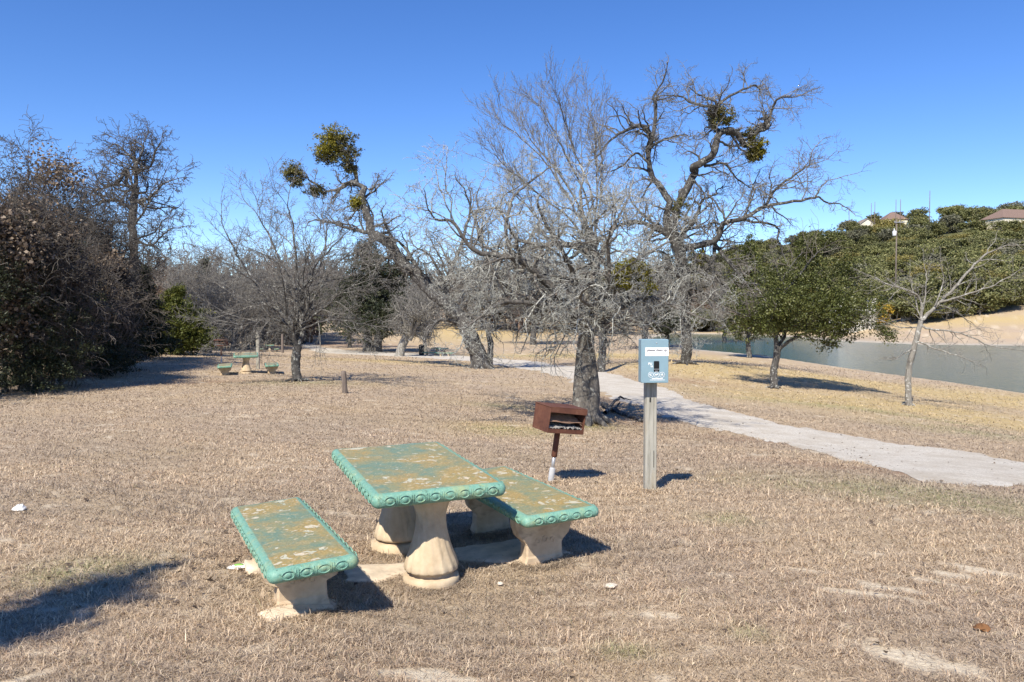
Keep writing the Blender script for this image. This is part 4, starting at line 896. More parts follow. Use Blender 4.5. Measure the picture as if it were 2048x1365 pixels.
# --- 7 bare sapling
b = gp(1818, 812); D = b.y * CP + (EYE - b.z) * SP; W = Wood(); k_ = D / F
S7 = dict(segs=[6, 6, 5, 4], wig=[.1, .16, .22, .25], trop=[.0, .02, .02, 0], kids=[3, 3.0, 2.6, 2], ratio=[.6, .5, .5, .5], ang=[45, 48, 48, 45], max=3, rmin=.004, split=.012, rr=.5, r1=.02)
limb(W, [b - Vector((0, 0, .2)), P(1816, 775, D), P(1818, 735, D), P(1826, 700, D), P(1836, 660, D), P(1842, 640, D)], 6.5 * k_, 4.5 * k_, S7, 2, .6, .01, tip=False, t0=.6); roots(W, b, 6 * k_, 5, .2)
LB = [((1842, 642), (1870, 615), (1910, 575), (1950, 530), (1990, 500), (2040, 490), 0, 4, .8, 10, .9), ((1842, 640), (1838, 600), (1815, 580), (1780, 570), (1750, 555), 0, 2.8, .7, 9, .8), ((1880, 605), (1930, 590), (1990, 570), (2040, 540), -.8, 2.2, .6, 9, .8), ((1838, 650), (1870, 655), (1920, 665), (1980, 690), (2030, 700), -.8, 2.4, .6, 10, .8),
      ((1842, 640), (1850, 600), (1855, 560), (1848, 530), .4, 2, .6, 9, .7), ((1830, 680), (1860, 695), (1910, 710), (1950, 725), -1, 2, .5, 8, .6), ((1838, 655), (1800, 655), (1760, 640), .6, 1.6, .5, 6, .7), ((1828, 695), (1805, 710), (1790, 720), -.5, 1.3, .5, 5, .5), ((1842, 640), (1870, 620), (1900, 620), (1950, 650), .8, 2, .5, 8, .8), ((1842, 636), (1830, 590), (1820, 550), .4, 1.6, .5, 6, .6), ((1870, 612), (1885, 560), (1880, 530), 0, 1.6, .5, 6, .6)]
for l in LB: limb(W, fl(*l[:-5], D=D, dd=l[-5]), l[-4] * k_, l[-3] * k_, S7, l[-2] + 3, l[-1], .02, t0=.2, ang=48)
tree('bare_sapling', b, W, M['bark_white'], M['bark_white'], 'thin pale bare sapling standing by the lake edge at right')

# --- 8 mid distance trees across the lawn
def bare(px, py, top, half, label, r=7, mats=('bark_oak', 'twig_grey'), lean=0, n=9, S=S3, stems=1, name='bare_tree', group=None, spread=1., L=.22, fine=1.):
    b = gp(px, py); D = b.y * CP + (EYE - b.z) * SP; k_ = D / F; W = Wood(); H = (py - top) * k_; R_ = half * k_
    S = dict(S, rmin=max(S['rmin'], .22 * k_), split=max(S['split'], .9 * k_), r1=2.2 * k_)
    for s_ in range(stems):
        o = Vector((random.uniform(-.4, .4), random.uniform(-.3, .3), 0)) * (stems > 1) * min(R_ * .4, 1.5); ln = lean * k_ + (random.uniform(-.3, .3) * R_ if stems > 1 else 0); fork = b + o + Vector((ln * .5, 0, H * random.uniform(.28, .4)))
        limb(W, [b + o - Vector((0, 0, .3)), b + o + Vector((ln * .2, 0, H * .15)), fork], r * k_ * 1.1, r * k_ * .8, S, 2, H * .2, .02 * H * .2, tip=False, t0=.6)
        for k in range(n):
            a = 2 * math.pi * (k + random.random()) / n; rad = R_ * math.sqrt(random.uniform(.15, 1)) ; hz = H * (1 - .42 * (rad / R_) ** 2 * random.uniform(.6, 1.3)) 
            e = b + o + Vector((ln + rad * math.cos(a), rad * math.sin(a) * .8, hz * random.uniform(.7, 1))); mid = fork.lerp(e, .5) + Vector((math.cos(a), math.sin(a), .4)) * R_ * .12 * spread
            limb(W, [fork - Vector((0, 0, H * random.uniform(0, .12))), mid, e], r * k_ * .5, r * k_ * .12, S, int(9 * fine), H * L, H * .006, t0=.15)
    return tree(name, b, W, M[mats[0]], M[mats[1]], label, 'tree', group), b, k_
bare(797, 713, 540, 45, 'bare tree with thick leaning grey trunk and broken stub left of the far picnic table', 9, lean=45, mats=('bark_white', 'twig_grey'))
bare(852, 709, 560, 40, 'thin pale bare tree behind the far dark bin', 4, lean=-12, mats=('bark_white', 'twig_grey'))
bare(1065, 690, 430, 90, 'broad grey bare tree seen through the left of the lichen oak', 6, mats=('bark_dark', 'twig_grey'), n=12, fine=1.3)
bare(1290, 700, 470, 80, 'grey bare tree seen between the lichen oak and the huge oak', 6, mats=('bark_dark', 'twig_grey'), n=12, fine=1.2)
bare(1450, 700, 520, 60, 'low bare tree at the lakeside left of the live oak', 4, mats=('bark_dark', 'twig_grey'), n=9)

def conifer(px, py, top, half, mat, label, name='juniper', n=1.0, leaf=None, trunks=1, low=.0, group=None, blobs=11, wide=.75, twig=0, tilt=0):
    b = gp(px, py); D = b.y * CP + (EYE - b.z) * SP; k_ = D / F; W = Wood(); H = (py - top) * k_; R_ = half * k_
    for s_ in range(trunks):
        o = Vector(((s_ - (trunks - 1) / 2) * 18 * k_, 0, 0)); limb(W, [b + o - Vector((0, 0, .3)), b + o + Vector((0, 0, H * .3)), b + o * .5 + Vector((tilt * k_ * .5, 0, H * .75))], max(.12, R_ * .085), .05, S6, 8, R_ * .6, .04, tip=False, t0=.3)
    root = tree(name, b, W, M['bark_dark'], M['twig_brown'], label, 'tree', group); bl = []
    for k in range(blobs):
        z = low + (1 - low) * (k + .5) / blobs; w = R_ * (1 - z ** wide * .85) * random.uniform(.75, 1.1); a = random.uniform(0, 6.28); q = w * .35
        bl.append((b.x + q * math.cos(a) + tilt * k_ * z, b.y + q * math.sin(a), b.z + H * (low + (1 - low) * z * .93), w * .85, w * .85, H * (1 - low) / blobs * 1.15, 95 * w / R_ + 14))
    lf = leaf or 2.5 * k_
    C, rn = cloud(bl, n * .95, max(.14, lf * 3.2), 24, .4); leaf_obj('foliage', C, lf, M[mat], root, b, rn, aspect=.4)
    return root, b, k_
conifer(745, 704, 478, 135, 'juniper', 'wide dark evergreen with two thick trunks beyond the path bend', 'evergreen_tree', 2.6, trunks=2, low=.1, wide=2.0, blobs=9)
bare(700, 696, 520, 100, 'bare grey tree tangled with the two trunked evergreen', 4, mats=('bark_dark', 'twig_grey'), n=13, fine=1.3)

conifer(1497, 716, 478, 70, 'oak_leaf', 'dark green leafy tree on the near shore left of the live oak', 'evergreen_oak', 1.6, low=.12, wide=1.8, blobs=8)
conifer(1335, 694, 500, 60, 'juniper', 'dark evergreen seen through the twigs beside the blue dispenser', 'juniper', 1.2, low=.1, wide=1.6, blobs=8)
# --- left woods
LW = 'trees in the woods on the left'
conifer(-90, 800, 330, 190, 'juniper', 'tall dark evergreen cut by the left frame edge', n=1.9, low=.02, wide=1.3, group=LW)
conifer(45, 782, 420, 135, 'juniper', 'dark evergreen second from the left edge in the shaded woods', n=1.9, low=.02, wide=1.5, group=LW)
conifer(158, 752, 470, 110, 'juniper', 'dark evergreen behind the brown leafed oaks in the left woods', n=1.9, low=.02, wide=1.5, group=LW)
conifer(225, 738, 520, 80, 'juniper', 'dark evergreen left of the tall lone oak trunk', n=1.6, low=.02, wide=1.4, group=LW)
conifer(290, 718, 530, 60, 'juniper', 'narrow dark juniper at the foot of the tall lone oak', n=1.4, low=.02, wide=1.2, group=LW)
conifer(352, 710, 568, 70, 'cedar', 'sunlit yellow green cedar at the right end of the dark woods', 'cedar', 1.4, low=.02, wide=2.6, group=LW)
conifer(415, 700, 515, 45, 'juniper', 'distant dark evergreen tip behind the yellow green cedar', n=.9, low=.05, wide=.8, group=LW)
def brownleaf(px, py, top, half, label, dens, r=6, rc=(.35, 1), lean=0, n=11, stems=1, fine=1.0):
    root, b, k_ = bare(px, py, top, half, label, r, mats=('bark_dark', 'twig_dark'), n=n, group=LW, stems=stems, fine=fine, lean=lean)
    H = (py - top) * k_; R_ = half * k_; bl = []
    for k in range(10):
        a = random.uniform(0, 6.28); q = R_ * .6 * math.sqrt(random.random()); z = random.uniform(*rc); bl.append((b.x + lean * k_ + q * math.cos(a), b.y + q * math.sin(a) * .7 - R_ * .15, b.z + H * z * .9, R_ * .38, R_ * .38, H * .11, 44 * dens))
    C, rn = cloud(bl, 1, .5, 16, .7); leaf_obj('dead_leaves', C, max(.05, .95 * k_), M['dead_leaf'], root, b, rn, aspect=.75)
brownleaf(10, 785, 330, 110, 'brown leaved oak at the far left edge of the woods', 1.6, rc=(.3, .8))
brownleaf(110, 738, 275, 95, 'tall fine twigged oak with few brown leaves near the left edge', .6, r=5, rc=(.5, .95), fine=1.4)
brownleaf(80, 770, 430, 110, 'bushy oak full of brown dead leaves in the left woods', 2.4, rc=(.35, 1))
brownleaf(185, 725, 345, 90, 'leafless oak with few brown leaves between the left edge and the tall lone oak', .5, r=6, rc=(.4, .8), fine=1.4)
brownleaf(175, 742, 500, 90, 'low brown leaved oak above the dead brush of the left woods', 1.5, rc=(.4, 1))
brownleaf(30, 770, 350, 90, 'brown leaved oak overlapping the second evergreen in the left woods', 1.5, rc=(.4, 1), fine=.8)
# tall lone oak, traced
b = gp(283, 708); D = b.y * CP + (EYE - b.z) * SP; W = Wood(); k_ = D / F; Sx = dict(S3, rmin=.009)
limb(W, [b, P(275, 640, D), P(270, 560, D), P(268, 480, D), P(265, 420, D), P(272, 375, D)], 9 * k_, 7 * k_, Sx, 8, 1.6, .04, tip=False, t0=.4)
for l in [((268, 400), (275, 360), (275, 330), (285, 300), (275, 285), 0, 5, 1.2, 10, 1.5), ((272, 385), (256, 365), (256, 345), (235, 365), (205, 370), (190, 350), .5, 4, 1.2, 10, 1.5), ((266, 405), (300, 395), (325, 370), (345, 360), 0, 3.5, 1, 10, 1.4), ((268, 480), (300, 490), (325, 470), (345, 455), -.5, 3, 1, 9, 1.3), ((266, 420), (235, 400), (200, 400), (170, 420), -1, 4, 1, 10, 1.6), ((270, 520), (300, 540), (330, 520), 1, 2.5, 1, 8, 1.3), ((270, 560), (240, 540), (220, 520), 1, 2.5, 1, 7, 1.3), ((275, 340), (300, 330), (315, 300), (320, 290), 1, 3, 1, 9, 1.2), ((275, 335), (250, 310), (235, 290), 1, 3, 1, 9, 1.3)]:
    limb(W, fl(*l[:-5], D=D, dd=l[-5]), l[-4] * k_, l[-3] * k_, Sx, l[-2] + 3, l[-1], .06, t0=.1)
tree('oak_tree', b, W, M['bark_dark'], M['twig_dark'], 'tall lone bare oak with dark straight trunk rising above the left woods', group=LW)
# diagonal dead limb at its right, dead brush at the wood edge
S8 = dict(S5, segs=[5, 5, 4], wig=[.2, .25, .25], trop=[-.02, -.04, -.03], max=3, kids=[5, 4, 3, 2], ratio=[.6, .55, .5], rmin=.006)
def brush(px, py, top, half, label, n=16, mats=('twig_grey', 'twig_grey'), up=.8, group='bare thickets along the wood edge', name='bare_thicket', r=2.0, kids=6):
    b = gp(px, py); D = b.y * CP + (EYE - b.z) * SP; k_ = D / F; W = Wood(); H = (py - top) * k_; R_ = half * k_
    S = dict(S8, rmin=max(.005, .2 * k_), split=1.4 * k_, r1=1.5 * k_)
    for k in range(n):
        a = random.uniform(0, 6.28); s_ = math.sqrt(random.random()); p0 = b + Vector((R_ * .55 * s_ * math.cos(a), R_ * .4 * s_ * math.sin(a), 0)); p0.z = zat(p0.x, p0.y) - .1
        d = Vector((math.cos(a) * s_ * R_ * .6, math.sin(a) * s_ * R_ * .5, H * random.uniform(.55, 1.))); 
        limb(W, [p0, p0 + d * .45 + Vector((0, 0, H * .1)), p0 + d], r * k_, .5 * k_, S, kids, H * .33, .03, t0=.15, ang=55)
    if not W.tw: W.tw = W.lim[:1]
    return tree(name, b, W, M[mats[0]], M[mats[1]], label, 'thicket', group)
brush(190, 745, 560, 100, 'tangled dead brush sloping down at the foot of the shaded left woods', 34, r=1.6, mats=('twig_brown', 'twig_brown'))
brush(90, 775, 540, 100, 'dead brush in front of the dark evergreens near the left edge', 34, r=1.6, mats=('twig_brown', 'twig_brown'))
brush(275, 717, 640, 60, 'low dead brush below the tall lone oak', 20, r=1.4)
brush(430, 700, 545, 70, 'grey bare thicket behind the upright rusty grill', 30, kids=8)
brush(500, 698, 560, 70, 'grey bare thicket behind the second picnic set', 30, kids=8)
brush(560, 690, 545, 50, 'grey bare thicket behind the small bare tree', 24, kids=8)
brush(390, 705, 560, 60, 'grey bare thicket beside the yellow green cedar', 22, kids=8)
bare(370, 702, 455, 60, 'pale bare tree with long twigs over the yellow green cedar', 3.5, mats=('twig_grey', 'twig_grey'), lean=25, n=9)
bare(470, 696, 470, 70, 'faint grey bare tree behind the second picnic set', 4, n=10, mats=('bark_dark', 'twig_grey'), fine=1.2)

# --- far tree line: a few prototypes copied
def proto_bare(H, R_, mats, seed, name='far_bare_tree'):
    random.seed(seed); W = Wood(); S = dict(S3, rmin=.03, split=.09, r1=.08, kids=[4, 4.4, 3, 2], max=3)
    for s_ in range(3):
        o = Vector((random.uniform(-.3, .3) * R_, random.uniform(-.3, .3) * R_, 0)); f_ = o + Vector((0, 0, H * .3)); limb(W, [o - Vector((0, 0, .5)), o + Vector((0, 0, H * .15)), f_], .16, .12, S, 2, H * .2, .03, tip=False, t0=.5)
        for k in range(6):
            a = random.uniform(0, 6.28); e = o + Vector((R_ * .8 * math.cos(a), R_ * .8 * math.sin(a), H * random.uniform(.6, .95))); limb(W, [f_, f_.lerp(e, .5) + Vector((0, 0, H * .06)), e], .09, .04, S, 7, H * .24, .05, t0=.1)
    return tree(name, (0, 0, 0), W, M[mats[0]], M[mats[1]], 'x', 'tree')
def put(proto, first, loc, rz, sc, label, group):
    if first: o = proto; o.location = loc; o.rotation_euler = (0, 0, rz); o.scale = (sc[0], sc[0], sc[1])
    else: o = copy_tree(proto, None, loc, (0, 0, rz), (sc[0], sc[0], sc[1]))
    return tag(o, label, None, group)
FB = [proto_bare(8, 4.5, ('bark_dark', 'twig_brown'), 101), proto_bare(7, 4.5, ('twig_red', 'twig_red'), 102), proto_bare(9, 4.5, ('bark_oak', 'twig_grey'), 103)]
used = [0, 0, 0]; random.seed(55)
def far_leafy(mat, seed, H=7., R_=4., leaf=.2, name='hill_tree', n=1.0, trunkm='bark_dark'):
    random.seed(seed); W = Wood(); S = dict(S6, rmin=.03, split=.06)
    limb(W, [Vector((0, 0, -1)), Vector((.1, 0, H * .25)), Vector((0, .2, H * .5))], .22, .14, S, 5, H * .3, .06, t0=.4)
    root = tree(name, (0, 0, 0), W, M[trunkm], M['twig_brown'], 'x', 'tree'); bl = []
    for k in range(11):
        a = random.uniform(0, 6.28); q = R_ * .62 * math.sqrt(random.random()); z = H * random.uniform(.25, .78); bl.append((q * math.cos(a), q * math.sin(a), z, R_ * random.uniform(.3, .5), R_ * random.uniform(.3, .5), H * random.uniform(.13, .22), 20))
    C, rn = cloud(bl, n, .55, 15, .45); leaf_obj('foliage', C, leaf, M[mat], root, (0, 0, 0), rn); return root
rb_ = far_leafy('far_red', 301, 7, 4, .25, 'far_autumn_tree'); fred = [rb_, 0]
for k in range(96):
    px = random.uniform(200, 1480); base_y = random.uniform(640, 658) if px > 620 else random.uniform(655, 668)
    r_ = ray(px, base_y); D = random.uniform(150, 215) if px > 640 else random.uniform(95, 140)
    x, y = r_[0] * D, r_[1] * D; z = zat(x, y) 
    if float(lake_sd(x, y)) < 6: continue
    kk = RNG.integers(0, 4); H_ = random.uniform(.8, 1.35) * (1.25 if px > 640 else 1)
    if kk == 3: put(fred[0], fred[1] == 0, (x, y, z), random.uniform(0, 6), (H_, H_ * .8), 'reddish autumn tree in the far tree line beyond the tan lawn', 'reddish trees in the far tree line'); fred[1] = 1
    else: put(FB[kk], used[kk] == 0, (x, y, z), random.uniform(0, 6), (H_, H_), ['dark brown bare tree in the far tree line beyond the tan lawn', 'red brown bare tree in the far tree line beyond the tan lawn', 'pale grey bare tree in the far tree line beyond the tan lawn'][kk], ['brown bare trees in the far tree line', 'red brown bare trees in the far tree line', 'grey bare trees in the far tree line'][kk]); used[kk] = 1

# --- wooded hill
HP = [[far_leafy('hill_leaf', 401, 6, 4.6, n=2.3), 0], [far_leafy('hill_leaf', 402, 5.4, 5.2, n=2.5), 0], [far_leafy('hill_olive', 403, 5.8, 4.8, n=2.3), 0], [far_leafy('hill_grey', 404, 6.3, 4.6, n=2.3), 0], [far_leafy('hill_leaf', 405, 7.2, 4.2, n=2.3), 0], [far_leafy('hill_amber', 406, 5, 3), 0]]
HL = ['dark green tree on the wooded hill across the lake', 'low spreading green tree on the wooded hill across the lake', 'olive tree on the wooded hill across the lake', 'grey green tree on the wooded hill across the lake', 'tall green tree on the wooded hill across the lake', 'golden yellow bush on the hillside across the lake']
HG = ['dark green hill trees', 'spreading green hill trees', 'olive hill trees', 'grey green hill trees', 'tall green hill trees', 'golden hillside bushes']
def hill_put(kk, x, y, s_, sz=None, label=None):
    z = zat(x, y); h = HP[kk]; o = put(h[0], h[1] == 0, (x, y, z - .3), random.uniform(0, 6.28), (s_, sz or s_), HL[kk], HG[kk]); h[1] = 1
    if label:
        o['label'] = label
        if 'group' in o: del o['group']
    return o
random.seed(77); pts = []; tries = 0
while len(pts) < 330 and tries < 60000:
    tries += 1; a = random.uniform(math.atan((1140 - 1024) / F), math.atan((2230 - 1024) / F)); D = 160 * math.exp(random.random() ** 1.15 * math.log(540 / 160)); x, y = D * math.sin(a), D * math.cos(a)
    px = 1024 + F * math.tan(a)
    dm = float(np.interp(px, [1140, 1400, 1560, 1640, 1650, 1755, 1765, 1850, 1960, 2048, 2300], [225, 200, 188, 180, 179, 179, 173, 174, 174, 184, 184]))
    if D < dm: continue
    s_ = .72 + D / 450
    if any((x - q[0]) ** 2 + (y - q[1]) ** 2 < (4.2 * .5 * (s_ + q[2]) + (D - 150) * .007) ** 2 for q in pts): continue
    pts.append((x, y, s_))
for x, y, s_ in pts:
    kk = random.choices([0, 1, 2, 3, 4, 5], [30, 24, 17, 17, 12, 1.0])[0]; hill_put(kk, x, y, s_ * random.uniform(.8, 1.2), s_ * random.uniform(.8, 1.15))
def at(px, D): a = math.atan((px - 1024) / F); return D * math.sin(a), D * math.cos(a)
hill_put(5, *at(1757, 168), .9, 1.0, 'golden yellow bush behind the pale stone cabin'); hill_put(4, *at(1935, 172), 1.5, 1.35, 'broad green oak shading the far bank behind the sapling'); hill_put(1, *at(1985, 176), 1.2, 1.3, 'spreading green oak at the right of the far bank')
hill_put(1, *at(1880, 178), 1.2, 1.2, 'green oak left of the broad oak on the far bank'); hill_put(0, *at(1500, 200), 1.6, 1.5, 'dark green tree on the far shore left of the live oak'); hill_put(0, *at(1450, 205), 1.4, 1.5, 'dark green tree on the far shore seen behind the hanging dead limb'); hill_put(4, *at(1640, 184), 1.4, 1.2, 'green tree left of the cabin on the far shore')
for px_, D_, kk_, s_ in ((1800, 178, 0, .9), (1822, 168, 1, 1.0), (1850, 166, 1, 1.05), (1905, 168, 0, 1.1), (1960, 170, 1, .9)): hill_put(kk_, *at(px_, D_), s_, s_ * .95)
for px_, D_ in ((1990, 402), (2012, 404), (2035, 406), (1880, 350), (1900, 365), (1925, 355), (1945, 370), (1965, 360), (1890, 385), (1920, 390), (1950, 392), (1700, 495), (1728, 500), (1760, 500), (1790, 505), (1862, 372), (1980, 378)): hill_put(random.choice([0, 1, 2, 3]), *at(px_, D_), 1.25, 1.0)
for k in range(9): x, y = at(1400 + k * 27 + random.uniform(-8, 8), 190 + random.uniform(-4, 10)); hill_put(random.choice([0, 1, 4]), x, y, 1.1)

# --- houses, cabin and poles on the hill
M['stucco'] = simple_mat('cream_stucco', (.72, .66, .52), .8, .06, 1, .1); M['roof'] = simple_mat('brown_shingle', (.19, .13, .105), .9, .25, 3, .3); M['roof2'] = simple_mat('grey_brown_shingle', (.24, .2, .17), .9, .2, 3, .3)
M['glass'] = simple_mat('window_glass', (.03, .04, .05), .15, .1, 2, 0); M['lime_stone'] = simple_mat('pale_limestone', (.5, .48, .43), .9, .22, 1.5, .4, bd=.05); M['pole'] = simple_mat('pole_wood', (.16, .13, .11), .9, .2, 2, .3); M['white_metal'] = simple_mat('white_painted_metal', (.75, .75, .75), .4, .05, 2, 0)
def house(px, D, w, d, hw, hr, roofm, wallm, label, yaw=0, hip=False, zoff=0, chim=False, name='house'):
    x, y = at(px, D); z = zat(x, y) + zoff; root = empty(name, (x, y, z), (0, 0, yaw), label, 'house', None if name != 'house' else 'houses on the ridge')
    mb = MB(); mb.box((0, 0, hw / 2 - 1.5), (w, d, hw + 3)); 
    if not hip: mb.add([(-w / 2, -d / 2, hw), (w / 2, -d / 2, hw), (0, -d / 2, hw + hr), (-w / 2, d / 2, hw), (w / 2, d / 2, hw), (0, d / 2, hw + hr)], [(0, 1, 2), (3, 5, 4)])
    mb.build('wall', wallm, root); mb = MB(); e = .5; t = .25
    if hip:
        rg = max(0, w / 2 - d / 2) ; V = [(-w / 2 - e, -d / 2 - e, hw), (w / 2 + e, -d / 2 - e, hw), (w / 2 + e, d / 2 + e, hw), (-w / 2 - e, d / 2 + e, hw), (-rg, 0, hw + hr), (rg, 0, hw + hr)]
        mb.add(V, [(0, 1, 5, 4), (1, 2, 5), (2, 3, 4, 5), (3, 0, 4)]); mb.add([(a_, b_, c_ - .2) for a_, b_, c_ in V[:4]] + V[:4], [(0, 1, 2, 3), (0, 1, 5, 4), (1, 2, 6, 5), (2, 3, 7, 6), (3, 0, 4, 7)])
    else:
        for s_ in (-1, 1):
            x1 = s_ * (w / 2 + e); zl = hw - e * hr / (w / 2); V = [(0, -d / 2 - e, hw + hr + .02), (x1, -d / 2 - e, zl), (x1, d / 2 + e, zl), (0, d / 2 + e, hw + hr + .02)]; V += [(a_, b_, c_ + t) for a_, b_, c_ in V]
            mb.add(V, [(0, 1, 2, 3), (7, 6, 5, 4), (0, 4, 5, 1), (1, 5, 6, 2), (2, 6, 7, 3), (3, 7, 4, 0)])
    rf = mb.build('roof', roofm, root)
    if chim: mb = MB(); mb.box((w * .3, 0, hw + hr * .8), (1.3, 1.3, hr * 1.2)); mb.build('chimney', M['stucco'], rf)
    for wx in ([-w * .25, w * .25] if w > 7 else [0]):
        mb = MB(); mb.box((wx, -d / 2 - .03, hw * .55), (1.6, .1, 1.3)); wd = mb.build('window', M['white_metal'], root); mb = MB(); mb.box((wx, -d / 2 - .09, hw * .55), (1.35, .06, 1.08)); mb.build('pane', M['glass'], wd)
    return root
house(1725, 515, 8.5, 9, 4.5, 3.0, M['roof2'], M['stucco'], 'cream gabled house on the ridge left of the poles', zoff=1.9)
house(1781, 525, 13, 11, 4, 4.8, M['roof'], M['stucco'], 'hip roofed brown house on the ridge between the poles', hip=True, zoff=2.2)
house(2026, 420, 26, 12, 4, 4.6, M['roof'], M['stucco'], 'long brown roofed house with cream chimney on the hilltop at right', yaw=.25, hip=True, zoff=2.0, chim=True)
x, y = at(1706, 166); z = zat(x, y); cab = empty('stone_cabin', (x, y, z), (0, 0, .1), 'low pale stone cabin with a square chimney across the lake', 'cabin')
mb = MB(); mb.box((-1.2, 0, 1.2), (5.5, 4, 5.4)); mb.build('wall', M['lime_stone'], cab); mb = MB(); mb.add([(-4.4, -2.5, 3.9), (2, -2.5, 3.9), (2, 2.5, 3.9), (-4.4, 2.5, 3.9), (-3.4, 0, 5.0), (1, 0, 5.0)], [(0, 1, 5, 4), (1, 2, 5), (2, 3, 4, 5), (3, 0, 4), (0, 3, 2, 1)]); mb.build('roof', M['lime_stone'], cab); mb = MB(); mb.box((2.4, -2.2, 2.6), (1.25, 1.2, 7)); mb.box((2.4, -2.2, 6.2), (1.5, 1.45, .3)); mb.build('chimney', M['lime_stone'], cab)
mb = MB(); mb.box((-1.5, -2.03, 2), (1.0, .08, 1.2)); mb.build('window', M['glass'], cab)
mb = MB()
for k in range(14):
    a0 = math.atan((1806 + (k + (8 if k > 6 else 0)) * 6.2 - 1024) / F); D = 171.5; x, y = D * math.sin(a0), D * math.cos(a0); z = zat(x, y)
    mb.box((x, y, z + .45 + .04 * math.sin(k * 3)), (.76, .6, 1.5 + random.uniform(-.12, .12)), bev=.05)
tag(mb.build('stone_wall', M['lime_stone']), 'low pale stone retaining wall under the trees on the far bank', 'wall')
def upole(px, D, top, zoff, label, arm=0, can=False, r=.17):
    x, y = at(px, D); z = zat(x, y); ztop = (P(px, top, D)).z; root = empty('utility_pole', (x, y, z), (0, 0, 0), label, 'utility pole', 'utility poles on the hill'); h = ztop - z
    mb = MB(); mb.lathe([(r * 1.15, -1), (r, h * .5), (r * .8, h)], 8); mb.build('shaft', M['pole'], root)
    if arm: mb = MB(); mb.box((.6, -.25, h - .6), (arm, .12, .14)); [mb.lathe([(.07, 0), (.09, .1), (.04, .25)], 8, Matrix.Translation((q, -.25, h - .53))) for q in (-.5, .5, 1.6)]; mb.build('crossarm', M['galv'], root)
    if can: mb = MB(); mb.lathe([(.36, 0), (.42, .05), (.42, 1.0), (.3, 1.12), (.08, 1.2)], 14, Matrix.Translation((-.62, -.3, h - 3.7))); mb.lathe([(.09, 0), (.11, .3), (.05, .5)], 8, Matrix.Translation((-.7, -.3, h - 2.5))); mb.build('transformer', M['white_metal'], root)
upole(1790, 200, 460, 0, 'utility pole with white transformer standing among the hillside trees', 2.6, True, .16)
for px, D, top, lab in ((1695, 500, 434, 'bare utility pole left of the cream gabled house'), (1739, 500, 428, 'dark utility pole just right of the cream gabled house'), (1746, 510, 426, 'slim utility pole beside the dark pole by the gabled house'), (1788, 480, 424, 'left one of the pair of poles right of the hip roofed house'), (1797, 480, 424, 'right one of the pair of poles right of the hip roofed house'), (1855, 430, 412, 'utility pole rising alone from the crest trees')): upole(px, D, top, 0, lab, r=.2)
g = gp(2008, 600); ft = empty('picnic_table', g, (0, 0, .2), 'dark wooden picnic table on the far bank at the right edge', 'table'); mb = MB(); mb.box((0, 0, .75), (4.2, 1.5, .1)); mb.build('tabletop', M['stump'], ft)
for s_ in (-1, 1):
    mb = MB(); mb.box((s_ * 1.5, 0, .35), (.16, 1.1, .8)); mb.build('leg', M['stump'], ft); mb = MB(); mb.box((0, s_ * 1.25, .45), (4.2, .4, .08)); mb.build('seat', M['stump'], ft)

# --- fallen branch and roots by the oak
W = Wood(); q = [gp(1208, 816) + Vector((0, 0, .08)), gp(1228, 824) + Vector((0, 0, .09)), gp(1256, 836) + Vector((0, 0, .05)), gp(1284, 846) + Vector((0, 0, .03))]
limb(W, q, .09, .02, dict(S1, trop=[-.02]), 2, .3, .02, lvl=4)
q = [gp(1210, 830) + Vector((0, 0, .05)), gp(1235, 812) + Vector((0, 0, .2)), gp(1250, 806) + Vector((0, 0, .1))]; limb(W, q, .05, .02, dict(S1, trop=[-.02]), 1, .3, .02, lvl=4)
tree('fallen_branch', q[0], W, M['bark_dark'], M['bark_dark'], 'dark fallen branch lying at the foot of the lichen oak', 'branch')
# --- tree behind the photographer whose shadow crosses the lower left corner
b = Vector((-5.55, -1.45, 0)); W = Wood()
limb(W, [b - Vector((0, 0, .2)), b + Vector((.1, 0, 2)), b + Vector((.2, .2, 4.2))], .2, .13, S6, 0, 1, .02, tip=False)
to = tree('evergreen_tree', b, (limb(W, [b + Vector((.2, .2, 4)), b + Vector((.5, .3, 7.3))], .12, .03, S6, 10, .35, .03), W)[1], M['bark_dark'], M['twig_brown'], 'evergreen tree beyond the left edge that shades the lower left corner')
C, rn = cloud([(b.x + .2, b.y + .2, 3.6, .7, .9, .5, 70), (b.x + .3, b.y + .3, 5.2, .42, .36, .8, 70), (b.x + .5, b.y + .3, 6.4, .3, .3, .9, 46)], 1.3, .2, 26, .5); leaf_obj('foliage', C, .06, M['juniper'], to, b, rn)

